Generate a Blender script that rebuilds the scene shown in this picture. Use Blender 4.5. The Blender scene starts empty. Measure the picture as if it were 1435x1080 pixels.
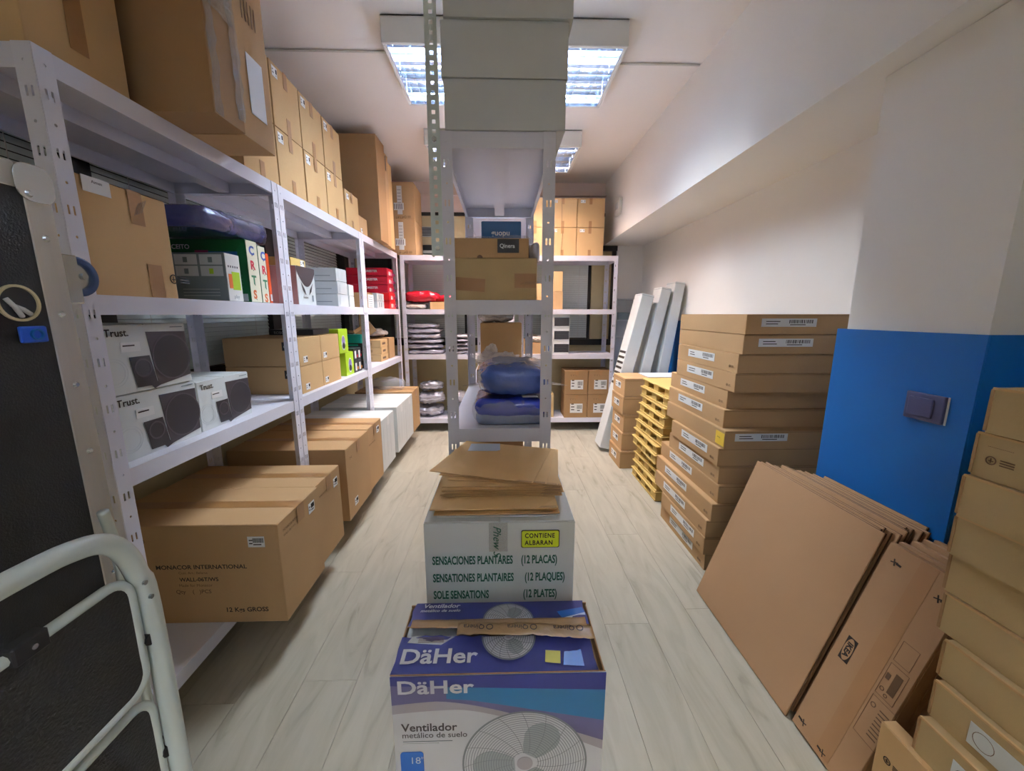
import bpy, bmesh, math, random
from mathutils import Vector, Matrix, noise
random.seed(7)
SC = bpy.context.scene
COL = SC.collection
PI = math.pi

# ---------------------------------------------------------------- camera, world, lights, exposure
cam = bpy.data.cameras.new('camera')
cam.sensor_width = 36.0
cam.sensor_fit = 'HORIZONTAL'
cam.lens = 545 / 1435 * 36
cam.clip_start = 0.02
camo = bpy.data.objects.new('camera', cam)
COL.objects.link(camo)
camo.location = (0, 0, 1.30)
camo.rotation_euler = (math.radians(90 - 10.397), 0, math.radians(-1.499))
SC.camera = camo

world = bpy.data.worlds.new('world')
SC.world = world
world.use_nodes = True
world.node_tree.nodes['Background'].inputs[0].default_value = (0.75, 0.8, 0.9, 1)
world.node_tree.nodes['Background'].inputs[1].default_value = 0.15
SC.view_settings.view_transform = 'Standard'
SC.view_settings.look = 'None'
SC.view_settings.exposure = 0.42
SC.view_settings.gamma = 1.0
SC.view_settings.use_curve_mapping = False
TUBE_POWER = 220.0      # emission strength of the fluorescent tubes in the ceiling fixtures
REAR_POWER = 170.0      # unseen fixtures behind the camera, the farther one added as fill


def S(r, g, b):
    f = lambda c: (c / 255 / 12.92) if c / 255 <= 0.04045 else ((c / 255 + 0.055) / 1.055) ** 2.4
    return (f(r), f(g), f(b), 1.0)


# ---------------------------------------------------------------- materials
def mat(name, rgb, rough=0.6, metal=0.0, var=0.0, nscale=8.0, bump=0.0, bscale=60.0, emit=0, objvar=0.0, coat=0.0,
        stretch=(1, 1, 1), alpha=1.0, spec=0.5):
    m = bpy.data.materials.new(name)
    m.use_nodes = True
    nt = m.node_tree
    b = nt.nodes['Principled BSDF']
    c = S(*rgb)
    b.inputs['Base Color'].default_value = c
    b.inputs['Roughness'].default_value = rough
    b.inputs['Metallic'].default_value = metal
    b.inputs['Coat Weight'].default_value = coat
    b.inputs['Coat Roughness'].default_value = 0.12
    b.inputs['Alpha'].default_value = alpha
    b.inputs['Specular IOR Level'].default_value = spec
    if emit:
        b.inputs['Emission Color'].default_value = c
        b.inputs['Emission Strength'].default_value = emit
    tc = mp = None
    if var or bump:
        tc = nt.nodes.new('ShaderNodeTexCoord')
        mp = nt.nodes.new('ShaderNodeMapping')
        mp.inputs['Scale'].default_value = stretch
        nt.links.new(tc.outputs['Object'], mp.inputs[0])
    if var or objvar:
        hsv = nt.nodes.new('ShaderNodeHueSaturation')
        hsv.inputs['Color'].default_value = c
        nt.links.new(hsv.outputs[0], b.inputs['Base Color'])
        add = nt.nodes.new('ShaderNodeMath')
        add.operation = 'ADD'
        add.inputs[0].default_value = 1.0
        add.inputs[1].default_value = 0.0
        if var:
            n = nt.nodes.new('ShaderNodeTexNoise')
            n.inputs['Scale'].default_value = nscale
            n.inputs['Detail'].default_value = 5
            nt.links.new(mp.outputs[0], n.inputs['Vector'])
            r = nt.nodes.new('ShaderNodeMapRange')
            r.inputs['From Min'].default_value = 0.25
            r.inputs['From Max'].default_value = 0.75
            r.inputs['To Min'].default_value = 1 - var
            r.inputs['To Max'].default_value = 1 + var
            nt.links.new(n.outputs[0], r.inputs['Value'])
            nt.links.new(r.outputs[0], add.inputs[0])
        if objvar:
            oi = nt.nodes.new('ShaderNodeObjectInfo')
            r2 = nt.nodes.new('ShaderNodeMapRange')
            r2.inputs['To Min'].default_value = -objvar
            r2.inputs['To Max'].default_value = objvar
            nt.links.new(oi.outputs['Random'], r2.inputs['Value'])
            nt.links.new(r2.outputs[0], add.inputs[1])
        nt.links.new(add.outputs[0], hsv.inputs['Value'])
    if bump:
        n2 = nt.nodes.new('ShaderNodeTexNoise')
        n2.inputs['Scale'].default_value = bscale
        n2.inputs['Detail'].default_value = 6
        nt.links.new(mp.outputs[0], n2.inputs['Vector'])
        bp = nt.nodes.new('ShaderNodeBump')
        bp.inputs['Strength'].default_value = bump
        bp.inputs['Distance'].default_value = 0.01
        nt.links.new(n2.outputs[0], bp.inputs['Height'])
        nt.links.new(bp.outputs[0], b.inputs['Normal'])
    return m


def film(name, rgb, tr=0.6, rough=0.12, bump=0.6, bscale=14):
    """thin clear plastic: partly see-through, glossy, crumpled"""
    m = mat(name, rgb, rough=rough, bump=bump, bscale=bscale)
    nt = m.node_tree
    b = nt.nodes['Principled BSDF']
    t = nt.nodes.new('ShaderNodeBsdfTransparent')
    mx = nt.nodes.new('ShaderNodeMixShader')
    mx.inputs[0].default_value = tr
    out = nt.nodes['Material Output']
    nt.links.new(b.outputs[0], mx.inputs[1])
    nt.links.new(t.outputs[0], mx.inputs[2])
    nt.links.new(mx.outputs[0], out.inputs['Surface'])
    return m


M = {}
CB = dict(rough=0.78, var=0.05, nscale=5, bump=0.05, bscale=120, objvar=0.05, spec=0.25)
M['card'] = mat('card', (186, 151, 108), **CB)
M['card_gold'] = mat('card_gold', (199, 164, 116), **CB)
M['card_dark'] = mat('card_dark', (158, 124, 86), **CB)
M['card_olive'] = mat('card_olive', (184, 160, 116), **CB)
M['card_flat'] = mat('card_flat', (175, 138, 103), rough=0.8, var=0.05, nscale=2.5, bump=0.04, bscale=90, objvar=0.03, spec=0.2)
M['card_yellow'] = mat('card_yellow', (206, 178, 108), **CB)
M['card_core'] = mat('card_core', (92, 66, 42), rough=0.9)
M['manila'] = mat('manila', (214, 174, 116), rough=0.6, var=0.05, nscale=6, objvar=0.05)
M['tape'] = mat('tape', (158, 116, 70), rough=0.32, var=0.05, bump=0.08, bscale=40)
M['tape_flat'] = mat('tape_flat', (166, 124, 84), rough=0.5, var=0.03)
M['tape_brown'] = mat('tape_brown', (176, 142, 100), rough=0.22, bump=0.5, bscale=30, coat=0.6)
M['tape_clear'] = film('tape_clear', (215, 215, 205), tr=0.8, rough=0.08, bump=0.5, bscale=30)
M['white_print'] = mat('white_print', (228, 230, 228), rough=0.5)
M['white_box'] = mat('white_box', (214, 219, 217), rough=0.5, var=0.03, objvar=0.03)
M['grey_box'] = mat('grey_box', (204, 209, 209), rough=0.55, var=0.03, objvar=0.03)
M['ink'] = mat('ink', (42, 34, 28), rough=0.7)
M['ink_soft'] = mat('ink_soft', (104, 78, 52), rough=0.7)
M['black'] = mat('black', (22, 21, 22), rough=0.5)
M['black_tex'] = mat('black_tex', (40, 39, 38), rough=0.62, bump=0.35, bscale=260, var=0.08, nscale=14)
M['case_black'] = mat('case_black', (18, 17, 17), rough=0.6, bump=0.2, bscale=340)
M['frame_black'] = mat('frame_black', (20, 20, 22), rough=0.4)
M['steel'] = mat('steel', (224, 225, 236), rough=0.36, var=0.02, objvar=0.015)
M['steel_shelf'] = mat('steel_shelf', (222, 223, 234), rough=0.34, var=0.02)
M['galv'] = mat('galv', (206, 218, 214), rough=0.35, metal=0.35, var=0.06, nscale=30)
M['alu'] = mat('alu', (200, 198, 190), rough=0.42, metal=0.6, var=0.08, nscale=40, stretch=(1, 1, 0.1))
M['zinc'] = mat('zinc', (200, 205, 205), rough=0.25, metal=0.85)
M['ladder'] = mat('ladder', (214, 228, 224), rough=0.28, coat=0.4)
M['rubber'] = mat('rubber', (30, 30, 33), rough=0.7)
M['wheel_blue'] = mat('wheel_blue', (44, 66, 104), rough=0.5)
M['plug_blue'] = mat('plug_blue', (28, 88, 200), rough=0.4)
M['cream'] = mat('cream', (214, 200, 158), rough=0.8, var=0.02)
M['wall'] = mat('wall', (240, 239, 234), rough=0.85, var=0.012, nscale=3, bump=0.04, bscale=200)
M['wall_pink'] = mat('wall_pink', (232, 214, 206), rough=0.85, var=0.012)
M['ceil'] = mat('ceil', (242, 238, 232), rough=0.9, var=0.012, nscale=2)
M['blue_wall'] = mat('blue_wall', (0, 98, 172), rough=0.5, var=0.02, nscale=3)
M['switch'] = mat('switch', (76, 78, 112), rough=0.4)
M['slat'] = mat('slat', (228, 238, 233), rough=0.4)
M['glass'] = mat('glass', (70, 78, 76), rough=0.08, coat=0.5)
M['lamp_white'] = mat('lamp_white', (226, 226, 220), rough=0.4)
M['reflector'] = mat('reflector', (206, 218, 234), rough=0.14, metal=1.0)
M['tube'] = mat('tube', (236, 244, 255), emit=TUBE_POWER)
M['tube_far'] = mat('tube_far', (255, 226, 212), emit=TUBE_POWER)
M['tube_rear'] = mat('tube_rear', (255, 246, 236), emit=REAR_POWER)
M['red'] = mat('red', (186, 18, 44), rough=0.35)
M['red_bright'] = mat('red_bright', (222, 24, 30), rough=0.35)
M['red_film'] = mat('red_film', (196, 24, 44), rough=0.2, bump=0.7, bscale=18, coat=0.6)
M['silver_bag'] = mat('silver_bag', (196, 196, 206), rough=0.2, metal=0.3, bump=1.0, bscale=16, coat=0.6, var=0.2, nscale=9)
M['white_bag'] = mat('white_bag', (214, 206, 196), rough=0.25, bump=0.9, bscale=18, coat=0.5)
M['blue_bag'] = mat('blue_bag', (60, 88, 156), rough=0.2, bump=1.0, bscale=22, coat=0.9)
M['navy_bag'] = mat('navy_bag', (62, 66, 118), rough=0.22, bump=1.0, bscale=20, coat=0.8)
M['blue_cloth'] = mat('blue_cloth', (38, 58, 160), rough=0.25, bump=0.4, bscale=12, coat=0.8)
M['grey_cloth'] = mat('grey_cloth', (122, 132, 156), rough=0.3, bump=0.4, coat=0.6)
M['film'] = film('film', (220, 228, 238), tr=.82)
M['green_box'] = mat('green_box', (14, 104, 52), rough=0.4)
M['spine'] = mat('spine', (232, 230, 206), rough=0.45)
M['blue_print'] = mat('blue_print', (24, 92, 166), rough=0.4)
M['magenta'] = mat('magenta', (150, 40, 96), rough=0.4)
M['orange'] = mat('orange', (240, 142, 40), rough=0.4)
M['orange_box'] = mat('orange_box', (246, 96, 44), rough=0.4)
M['grey_print'] = mat('grey_print', (116, 130, 132), rough=0.4)
M['pale_print'] = mat('pale_print', (206, 212, 212), rough=0.45)
M['lime'] = mat('lime', (168, 206, 40), rough=0.4)
M['lilac'] = mat('lilac', (132, 120, 176), rough=0.4)
M['teal'] = mat('teal', (34, 176, 164), rough=0.4)
M['print_red'] = mat('print_red', (206, 44, 62), rough=0.4)
M['print_blue'] = mat('print_blue', (58, 88, 168), rough=0.4)
M['print_green'] = mat('print_green', (64, 134, 92), rough=0.4)
M['print_orange'] = mat('print_orange', (222, 112, 52), rough=0.4)
M['spk_dark'] = mat('spk_dark', (62, 56, 60), rough=0.4)
M['spk_disc'] = mat('spk_disc', (44, 40, 44), rough=0.35)
M['spk_ring'] = mat('spk_ring', (78, 72, 76), rough=0.3)
M['pink_side'] = mat('pink_side', (206, 160, 154), rough=0.5)
M['box_blue'] = mat('box_blue', (54, 58, 118), rough=0.5, var=0.05, bump=0.08, bscale=20, spec=0.3)
M['box_teal'] = mat('box_teal', (34, 112, 160), rough=0.3)
M['box_silver'] = mat('box_silver', (170, 165, 172), rough=0.3)
M['box_grey'] = mat('box_grey', (206, 208, 212), rough=0.35)
M['box_purple'] = mat('box_purple', (96, 92, 132), rough=0.3)
M['sticker_blue'] = mat('sticker_blue', (28, 102, 190), rough=0.3)
M['fan_wire'] = mat('fan_wire', (124, 130, 134), rough=0.35)
M['fan_blade'] = mat('fan_blade', (158, 166, 170), rough=0.3)
M['yellow_note'] = mat('yellow_note', (232, 230, 120), rough=0.5)
M['yellow_green'] = mat('yellow_green', (208, 224, 36), rough=0.4)
M['yellow_label'] = mat('yellow_label', (240, 204, 72), rough=0.5)
M['green_ink'] = mat('green_ink', (22, 92, 72), rough=0.5)
M['paper'] = mat('paper', (206, 216, 230), rough=0.6)
M['folder_blue'] = mat('folder_blue', (20, 92, 150), rough=0.4)
M['dark_box'] = mat('dark_box', (46, 48, 52), rough=0.4)
M['cable'] = mat('cable', (216, 214, 206), rough=0.5)


def floor_mat():
    m = bpy.data.materials.new('laminate')
    m.use_nodes = True
    nt = m.node_tree
    b = nt.nodes['Principled BSDF']
    tc = nt.nodes.new('ShaderNodeTexCoord')
    mp = nt.nodes.new('ShaderNodeMapping')
    mp.inputs['Scale'].default_value = (7, 1.3, 1)
    oi = nt.nodes.new('ShaderNodeObjectInfo')
    ad = nt.nodes.new('ShaderNodeVectorMath')
    ad.operation = 'ADD'
    mul = nt.nodes.new('ShaderNodeVectorMath')
    mul.operation = 'SCALE'
    mul.inputs['Scale'].default_value = 40
    comb = nt.nodes.new('ShaderNodeCombineXYZ')
    nt.links.new(oi.outputs['Random'], comb.inputs[0])
    nt.links.new(oi.outputs['Random'], comb.inputs[1])
    nt.links.new(comb.outputs[0], mul.inputs[0])
    nt.links.new(tc.outputs['Object'], ad.inputs[0])
    nt.links.new(mul.outputs[0], ad.inputs[1])
    nt.links.new(ad.outputs[0], mp.inputs[0])
    n1 = nt.nodes.new('ShaderNodeTexNoise')
    n1.inputs['Scale'].default_value = 2.2
    n1.inputs['Detail'].default_value = 8
    n1.inputs['Distortion'].default_value = 1.2
    nt.links.new(mp.outputs[0], n1.inputs['Vector'])
    cr = nt.nodes.new('ShaderNodeValToRGB')
    e = cr.color_ramp.elements
    e[0].position = 0.27
    e[0].color = S(152, 147, 128)
    e[1].position = 0.62
    e[1].color = S(181, 177, 159)
    x = e.new(0.40)
    x.color = S(172, 167, 149)
    nt.links.new(n1.outputs[0], cr.inputs[0])
    hsv = nt.nodes.new('ShaderNodeHueSaturation')
    r2 = nt.nodes.new('ShaderNodeMapRange')
    r2.inputs['To Min'].default_value = 0.97
    r2.inputs['To Max'].default_value = 1.03
    nt.links.new(oi.outputs['Random'], r2.inputs['Value'])
    nt.links.new(r2.outputs[0], hsv.inputs['Value'])
    nt.links.new(cr.outputs[0], hsv.inputs['Color'])
    nt.links.new(hsv.outputs[0], b.inputs['Base Color'])
    b.inputs['Roughness'].default_value = 0.42
    return m


M['laminate'] = floor_mat()


# ---------------------------------------------------------------- mesh helpers
class MB:
    def __init__(s):
        s.v, s.f, s.m, s.cur = [], [], [], 0

    def mi(s, i):
        s.cur = i
        return s

    def poly(s, pts):
        n = len(s.v)
        s.v += [tuple(p) for p in pts]
        s.f.append(tuple(range(n, n + len(pts))))
        s.m.append(s.cur)
        return s

    def box(s, x0, x1, y0, y1, z0, z1, mx=None):
        n = len(s.v)
        p = [(x, y, z) for z in (z0, z1) for y in (y0, y1) for x in (x0, x1)]
        if mx is not None:
            p = [tuple(mx @ Vector(q)) for q in p]
        s.v += p
        for q in ((0, 2, 3, 1), (4, 5, 7, 6), (0, 1, 5, 4), (2, 6, 7, 3), (0, 4, 6, 2), (1, 3, 7, 5)):
            s.f.append(tuple(n + i for i in q))
            s.m.append(s.cur)
        return s

    def prism(s, pts, h, mx=None):
        """2-D outline pts (x,y) extruded from z=0 to z=h, placed by mx"""
        n = len(s.v)
        k = len(pts)
        p = [(a, b, 0) for a, b in pts] + [(a, b, h) for a, b in pts]
        if mx is not None:
            p = [tuple(mx @ Vector(q)) for q in p]
        s.v += p
        s.f.append(tuple(n + i for i in reversed(range(k))))
        s.f.append(tuple(n + k + i for i in range(k)))
        s.m += [s.cur, s.cur]
        for i in range(k):
            j = (i + 1) % k
            s.f.append((n + i, n + j, n + k + j, n + k + i))
            s.m.append(s.cur)
        return s

    def cyl(s, c, r, h, axis='Z', seg=16, r2=None):
        r2 = r if r2 is None else r2
        n = len(s.v)
        for k, (rr, t) in enumerate(((r, 0), (r2, h))):
            for i in range(seg):
                a = 2 * PI * i / seg
                u, w = rr * math.cos(a), rr * math.sin(a)
                q = {'Z': (u, w, t), 'X': (t, u, w), 'Y': (w, t, u)}[axis]
                s.v.append((c[0] + q[0], c[1] + q[1], c[2] + q[2]))
        s.f.append(tuple(n + i for i in reversed(range(seg))))
        s.f.append(tuple(n + seg + i for i in range(seg)))
        s.m += [s.cur, s.cur]
        for i in range(seg):
            j = (i + 1) % seg
            s.f.append((n + i, n + j, n + seg + j, n + seg + i))
            s.m.append(s.cur)
        return s

    def ring(s, c, r0, r1, h, mx=None, seg=32, axis=None):
        n = len(s.v)
        pts = []
        for i in range(seg):
            a = 2 * PI * i / seg
            for rr, z in ((r0, 0), (r1, 0), (r1, h), (r0, h)):
                pts.append(Vector((c[0] + rr * math.cos(a), c[1] + rr * math.sin(a), c[2] + z)))
        if mx is not None:
            pts = [mx @ p for p in pts]
        s.v += [tuple(p) for p in pts]
        for i in range(seg):
            j = (i + 1) % seg
            for k in range(4):
                l = (k + 1) % 4
                s.f.append((n + 4 * i + k, n + 4 * j + k, n + 4 * j + l, n + 4 * i + l))
                s.m.append(s.cur)
        return s

    def tube(s, path, r, seg=8, closed=False):
        P = [Vector(p) for p in path]
        n = len(s.v)
        k = len(P)
        up = None
        for i, p in enumerate(P):
            a = P[(i - 1) % k] if (closed or i > 0) else P[i]
            b = P[(i + 1) % k] if (closed or i < k - 1) else P[i]
            t = (b - a).normalized()
            if up is None:
                up = t.orthogonal().normalized()
            up = (up - t * up.dot(t)).normalized()
            w = t.cross(up)
            rr = r[i] if isinstance(r, (list, tuple)) else r
            for j in range(seg):
                an = 2 * PI * j / seg
                s.v.append(tuple(p + up * rr * math.cos(an) + w * rr * math.sin(an)))
        for i in range(k if closed else k - 1):
            i2 = (i + 1) % k
            for j in range(seg):
                j2 = (j + 1) % seg
                s.f.append((n + i * seg + j, n + i * seg + j2, n + i2 * seg + j2, n + i2 * seg + j))
                s.m.append(s.cur)
        if not closed:
            s.f.append(tuple(n + j for j in reversed(range(seg))))
            s.f.append(tuple(n + (k - 1) * seg + j for j in range(seg)))
            s.m += [s.cur, s.cur]
        return s

    def mesh(s, name, mats):
        me = bpy.data.meshes.new(name)
        me.from_pydata(s.v, [], s.f)
        for m in (mats if isinstance(mats, (list, tuple)) else [mats]):
            me.materials.append(M[m] if isinstance(m, str) else m)
        me.polygons.foreach_set('material_index', s.m)
        bm = bmesh.new()
        bm.from_mesh(me)
        bmesh.ops.recalc_face_normals(bm, faces=bm.faces)
        bm.to_mesh(me)
        bm.free()
        return me

    def build(s, name, mats, parent=None, bevel=0.0, seg=1, smooth=False):
        me = s.mesh(name, mats)
        if smooth:
            me.polygons.foreach_set('use_smooth', [True] * len(me.polygons))
        return put(name, me, parent, bevel, seg)


def put(name, me, parent=None, bevel=0.0, seg=1):
    o = bpy.data.objects.new(name, me)
    COL.objects.link(o)
    if parent is not None:
        o.parent = parent
    if bevel:
        b = o.modifiers.new('bevel', 'BEVEL')
        b.width = bevel
        b.segments = seg
        b.limit_method = 'ANGLE'
    return o


def thing(name, label, cat, loc=(0, 0, 0), rz=0.0, group=None):
    o = bpy.data.objects.new(name, None)
    o.empty_display_size = 0.05
    COL.objects.link(o)
    o.location = loc
    o.rotation_euler = (0, 0, rz)
    return tag(o, label, cat, group)


def tag(o, label, cat, group=None):
    o['label'] = label
    o['category'] = cat
    if group:
        o['group'] = group
    return o


def struct(o):
    o['kind'] = 'structure'
    return o


def roundrect(w, h, r, n=5):
    pts = []
    for cx, cy, a0 in ((w - r, h - r, 0), (r, h - r, 90), (r, r, 180), (w - r, r, 270)):
        for i in range(n + 1):
            a = math.radians(a0 + 90 * i / n)
            pts.append((cx + r * math.cos(a), cy + r * math.sin(a)))
    return pts


# face frames of a box thing whose origin is the centre of its base
def FM(face, w, d, h):
    if face == 'front':
        o, x, y = (-w / 2, -d / 2, 0), (1, 0, 0), (0, 0, 1)
    elif face == 'back':
        o, x, y = (w / 2, d / 2, 0), (-1, 0, 0), (0, 0, 1)
    elif face == 'right':
        o, x, y = (w / 2, -d / 2, 0), (0, 1, 0), (0, 0, 1)
    elif face == 'left':
        o, x, y = (-w / 2, d / 2, 0), (0, -1, 0), (0, 0, 1)
    elif face == 'top':
        o, x, y = (-w / 2, -d / 2, h), (1, 0, 0), (0, 1, 0)
    else:
        o, x, y = (-w / 2, d / 2, 0), (1, 0, 0), (0, -1, 0)
    x, y = Vector(x), Vector(y)
    z = x.cross(y)
    return Matrix(((x.x, y.x, z.x, o[0]), (x.y, y.y, z.y, o[1]), (x.z, y.z, z.z, o[2]), (0, 0, 0, 1)))


def at(mx, u, v, rot=0, off=0.0):
    return mx @ Matrix.Translation((u, v, off)) @ Matrix.Rotation(math.radians(rot), 4, 'Z')


TXT = {}


def text(s, size, m, parent, mx, bold=0.0, name='lettering', xs=1.0, align='LEFT', shear=0.0, sp=1.0):
    key = (s, bold, align, shear, sp)
    if key not in TXT:
        c = bpy.data.curves.new('t', 'FONT')
        c.body = s
        c.size = 1.0
        c.extrude = 0.002
        c.offset = bold
        c.align_x = align
        c.shear = shear
        c.space_character = sp
        c.resolution_u = 3
        t = bpy.data.objects.new('t', c)
        COL.objects.link(t)
        dg = bpy.context.evaluated_depsgraph_get()
        me = bpy.data.meshes.new_from_object(t.evaluated_get(dg))
        bpy.data.objects.remove(t)
        me.materials.clear()
        TXT[key] = me
    me = TXT[key].copy()
    me.transform(mx @ Matrix.Diagonal((size * xs, size, min(size, 0.1), 1)))
    me.materials.clear()
    me.materials.append(M[m])
    me.name = name
    return put(name, me, parent)


def decal(parent, mx, u, v, w, h, m, name='label_sticker', rot=0, t=0.0008, off=0.0, rr=0.0):
    b = MB()
    a = at(mx, u, v, rot, off)
    if rr:
        b.prism(roundrect(w, h, rr), t, a)
    else:
        b.box(0, w, 0, h, 0, t, a)
    return b.build(name, m, parent)


def shape(parent, mx, pts, m, name='printed_shape', t=0.0006, off=0.0):
    return MB().prism(pts, t, at(mx, 0, 0, 0, off)).build(name, m, parent)


def barcode(parent, mx, u, v, w, h, name='barcode_label', rot=0, seed=1, bars=0.5, lines=2):
    """white sticker with text rules and a block of bars"""
    rnd = random.Random(seed)
    b = MB()
    a = at(mx, u, v, rot)
    b.box(0, w, 0, h, 0, 0.0008, a)
    b.mi(1)
    x = w * (1 - bars)
    while x < w * 0.94:
        k = w * rnd.uniform(0.006, 0.02)
        b.box(x, x + k, h * 0.42, h * 0.85, 0.0008, 0.0012, a)
        x += k + w * rnd.uniform(0.008, 0.02)
    b.box(w * (1 - bars) + w * 0.02, w * 0.80, h * 0.2, h * 0.30, 0.0008, 0.0012, a)
    for i in range(lines):
        y = h * (0.3 + 0.3 * i)
        b.box(w * 0.08, w * (0.25 + 0.1 * rnd.random()), y, y + h * 0.1, 0.0008, 0.0012, a)
    return b.build(name, ['white_print', 'ink'], parent)


def care_marks(parent, mx, u, v, s, m='ink_soft', rot=0):
    """recycling and handling marks printed on a carton"""
    b = MB()
    a = at(mx, u, v, rot)
    b.ring((s * 0.5, s * 0.5, 0), s * 0.34, s * 0.44, 0.0006, a, seg=16)
    b.box(s * 0.3, s * 0.7, s * 0.42, s * 0.5, 0, 0.0006, a)
    b.box(s * 0.44, s * 0.52, s * 0.25, s * 0.75, 0, 0.0006, a)
    for i in range(3):
        b.box(s * 1.2, s * 2.3, s * (0.2 + 0.25 * i), s * (0.3 + 0.25 * i), 0, 0.0006, a)
    return b.build('handling_marks', m, parent)


def carton_mesh(w, d, h, m, seam='x', gap=0.003, bulge=0.0, flapt=0.003, seed=0):
    """corrugated carton: walls, fold grooves and top flaps that meet at a seam"""
    rnd = random.Random(seed)
    b = MB()
    t = flapt
    n = 3
    # body, walls slightly bulged
    zt = h - t
    for (ax, s) in (('x', -1), ('x', 1), ('y', -1), ('y', 1)):
        L = d if ax == 'x' else w
        g = []
        for j in range(n + 1):
            for i in range(n + 1):
                u, v = i / n, j / n
                k = bulge * math.sin(PI * u) * math.sin(PI * v)
                if ax == 'x':
                    g.append((s * (w / 2 + k), -d / 2 + d * u, zt * v))
                else:
                    g.append((-w / 2 + w * u, s * (d / 2 + k), zt * v))
        o = len(b.v)
        b.v += g
        for j in range(n):
            for i in range(n):
                q = (o + j * (n + 1) + i, o + j * (n + 1) + i + 1, o + (j + 1) * (n + 1) + i + 1, o + (j + 1) * (n + 1) + i)
                b.f.append(q)
                b.m.append(0)
    b.poly([(-w / 2, -d / 2, 0), (w / 2, -d / 2, 0), (w / 2, d / 2, 0), (-w / 2, d / 2, 0)])
    b.poly([(-w / 2, -d / 2, zt), (w / 2, -d / 2, zt), (w / 2, d / 2, zt), (-w / 2, d / 2, zt)])
    e = 0.0012
    if seam == 'x':      # seam runs along x
        b.box(-w / 2 + e, w / 2 - e, -d / 2 + e, -gap / 2, zt, h)
        b.box(-w / 2 + e, w / 2 - e, gap / 2, d / 2 - e, zt, h)
    elif seam == 'y':
        b.box(-w / 2 + e, -gap / 2, -d / 2 + e, d / 2 - e, zt, h)
        b.box(gap / 2, w / 2 - e, -d / 2 + e, d / 2 - e, zt, h)
    else:
        b.box(-w / 2 + e, w / 2 - e, -d / 2 + e, d / 2 - e, zt, h)
    me = b.mesh('carton', m)
    bm = bmesh.new()
    bm.from_mesh(me)
    bmesh.ops.remove_doubles(bm, verts=bm.verts, dist=1e-5)
    bmesh.ops.recalc_face_normals(bm, faces=bm.faces)
    bm.to_mesh(me)
    bm.free()
    return me


class Carton:
    def __init__(s, x0, x1, y0, y1, z0, z1, m, label, seam='x', name='cardboard_box', cat='box', group=None, rz=0.0,
                 bulge=0.001, body='carton_body', tape=None, tapew=0.05, bev=0.002):
        s.w, s.d, s.h = x1 - x0, y1 - y0, z1 - z0
        s.o = thing(name, label, cat, ((x0 + x1) / 2, (y0 + y1) / 2, z0), rz, group)
        s.body = put(body, carton_mesh(s.w, s.d, s.h, m, seam, bulge=bulge), s.o, bev)
        if tape:
            tm = tape if isinstance(tape, str) else 'tape'
            k = tapew
            if seam == 'x':
                s.dec('top', 0, s.d / 2 - k / 2, s.w, k, tm, 'packing_tape', t=0.0006)
                for f in ('left', 'right'):
                    s.dec(f, s.d / 2 - k / 2, s.h - 0.07, k, 0.07, tm, 'packing_tape', t=0.0006, off=bulge)
            elif seam == 'y':
                s.dec('top', s.w / 2 - k / 2, 0, k, s.d, tm, 'packing_tape', t=0.0006)
                s.dec('front', s.w / 2 - k / 2, s.h - 0.07, k, 0.07, tm, 'packing_tape', t=0.0006, off=bulge)

    def f(s, face):
        m = FM(face, s.w, s.d, s.h)
        return m @ Matrix.Translation((0, 0, 0.0016)) if face != 'top' else m

    def dec(s, face, u, v, w, h, m, name='label_sticker', **k):
        return decal(s.o, s.f(face), u, v, w, h, m, name, **k)

    def bar(s, face, u, v, w, h, **k):
        return barcode(s.o, s.f(face), u, v, w, h, **k)

    def txt(s, face, u, v, size, string, m='ink', rot=0, off=0.0, on=None, **k):
        return text(string, size, m, on or s.o, at(s.f(face), u, v, rot, off), **k)

    def marks(s, face, u, v, sz, **k):
        return care_marks(s.o, s.f(face), u, v, sz, **k)


def pillow_mesh(w, d, h, m, seed=0, amp=0.12, flat=2.6, sub=4, freq=5.0):
    """a crumpled bag or folded bundle resting on z=0"""
    bm = bmesh.new()
    bmesh.ops.create_cube(bm, size=2.0)
    bmesh.ops.subdivide_edges(bm, edges=bm.edges[:], cuts=2 ** sub - 1 if sub < 4 else 13, use_grid_fill=True)
    off = Vector((seed * 7.3, seed * 3.1, seed * 1.7))
    for v in bm.verts:
        p = v.co.copy()
        l = (abs(p.x) ** flat + abs(p.y) ** flat + abs(p.z) ** 3.0) ** (1 / max(flat, 2.6))
        q = Vector((p.x / l, p.y / l, p.z / l))
        s = Vector((q.x * w / 2, q.y * d / 2, q.z * h / 2))
        n1 = noise.noise(s * freq * 2 + off)
        n2 = abs(noise.noise(s * freq * 6 + off * 2))
        k = 1 + amp * (n1 * 0.8 + n2 * 0.8 - 0.2)
        v.co = Vector((s.x * (1 + (k - 1) * 0.6), s.y * (1 + (k - 1) * 0.6), s.z * (1 + (k - 1) * 2.0)))
    mz = min(v.co.z for v in bm.verts)
    for v in bm.verts:
        v.co.z = max(v.co.z - mz * 0.78, 0.0)
    hz = max(v.co.z for v in bm.verts)
    hx = max(abs(v.co.x) for v in bm.verts)
    hy = max(abs(v.co.y) for v in bm.verts)
    for v in bm.verts:
        v.co = Vector((v.co.x * w / 2 / hx, v.co.y * d / 2 / hy, v.co.z * h / hz))
    me = bpy.data.meshes.new('pillow')
    bm.to_mesh(me)
    bm.free()
    me.polygons.foreach_set('use_smooth', [True] * len(me.polygons))
    me.materials.append(M[m])
    return me


# ================================================================ ROOM SHELL
XL, XB, XR, YB, YF, ZC = -1.66, 1.20, 1.68, 4.76, -3.3, 2.77
fl = struct(MB().box(XL - .1, XR + .1, YF, YB + .1, -0.06, -0.009).build('floor', 'card_core'))
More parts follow.
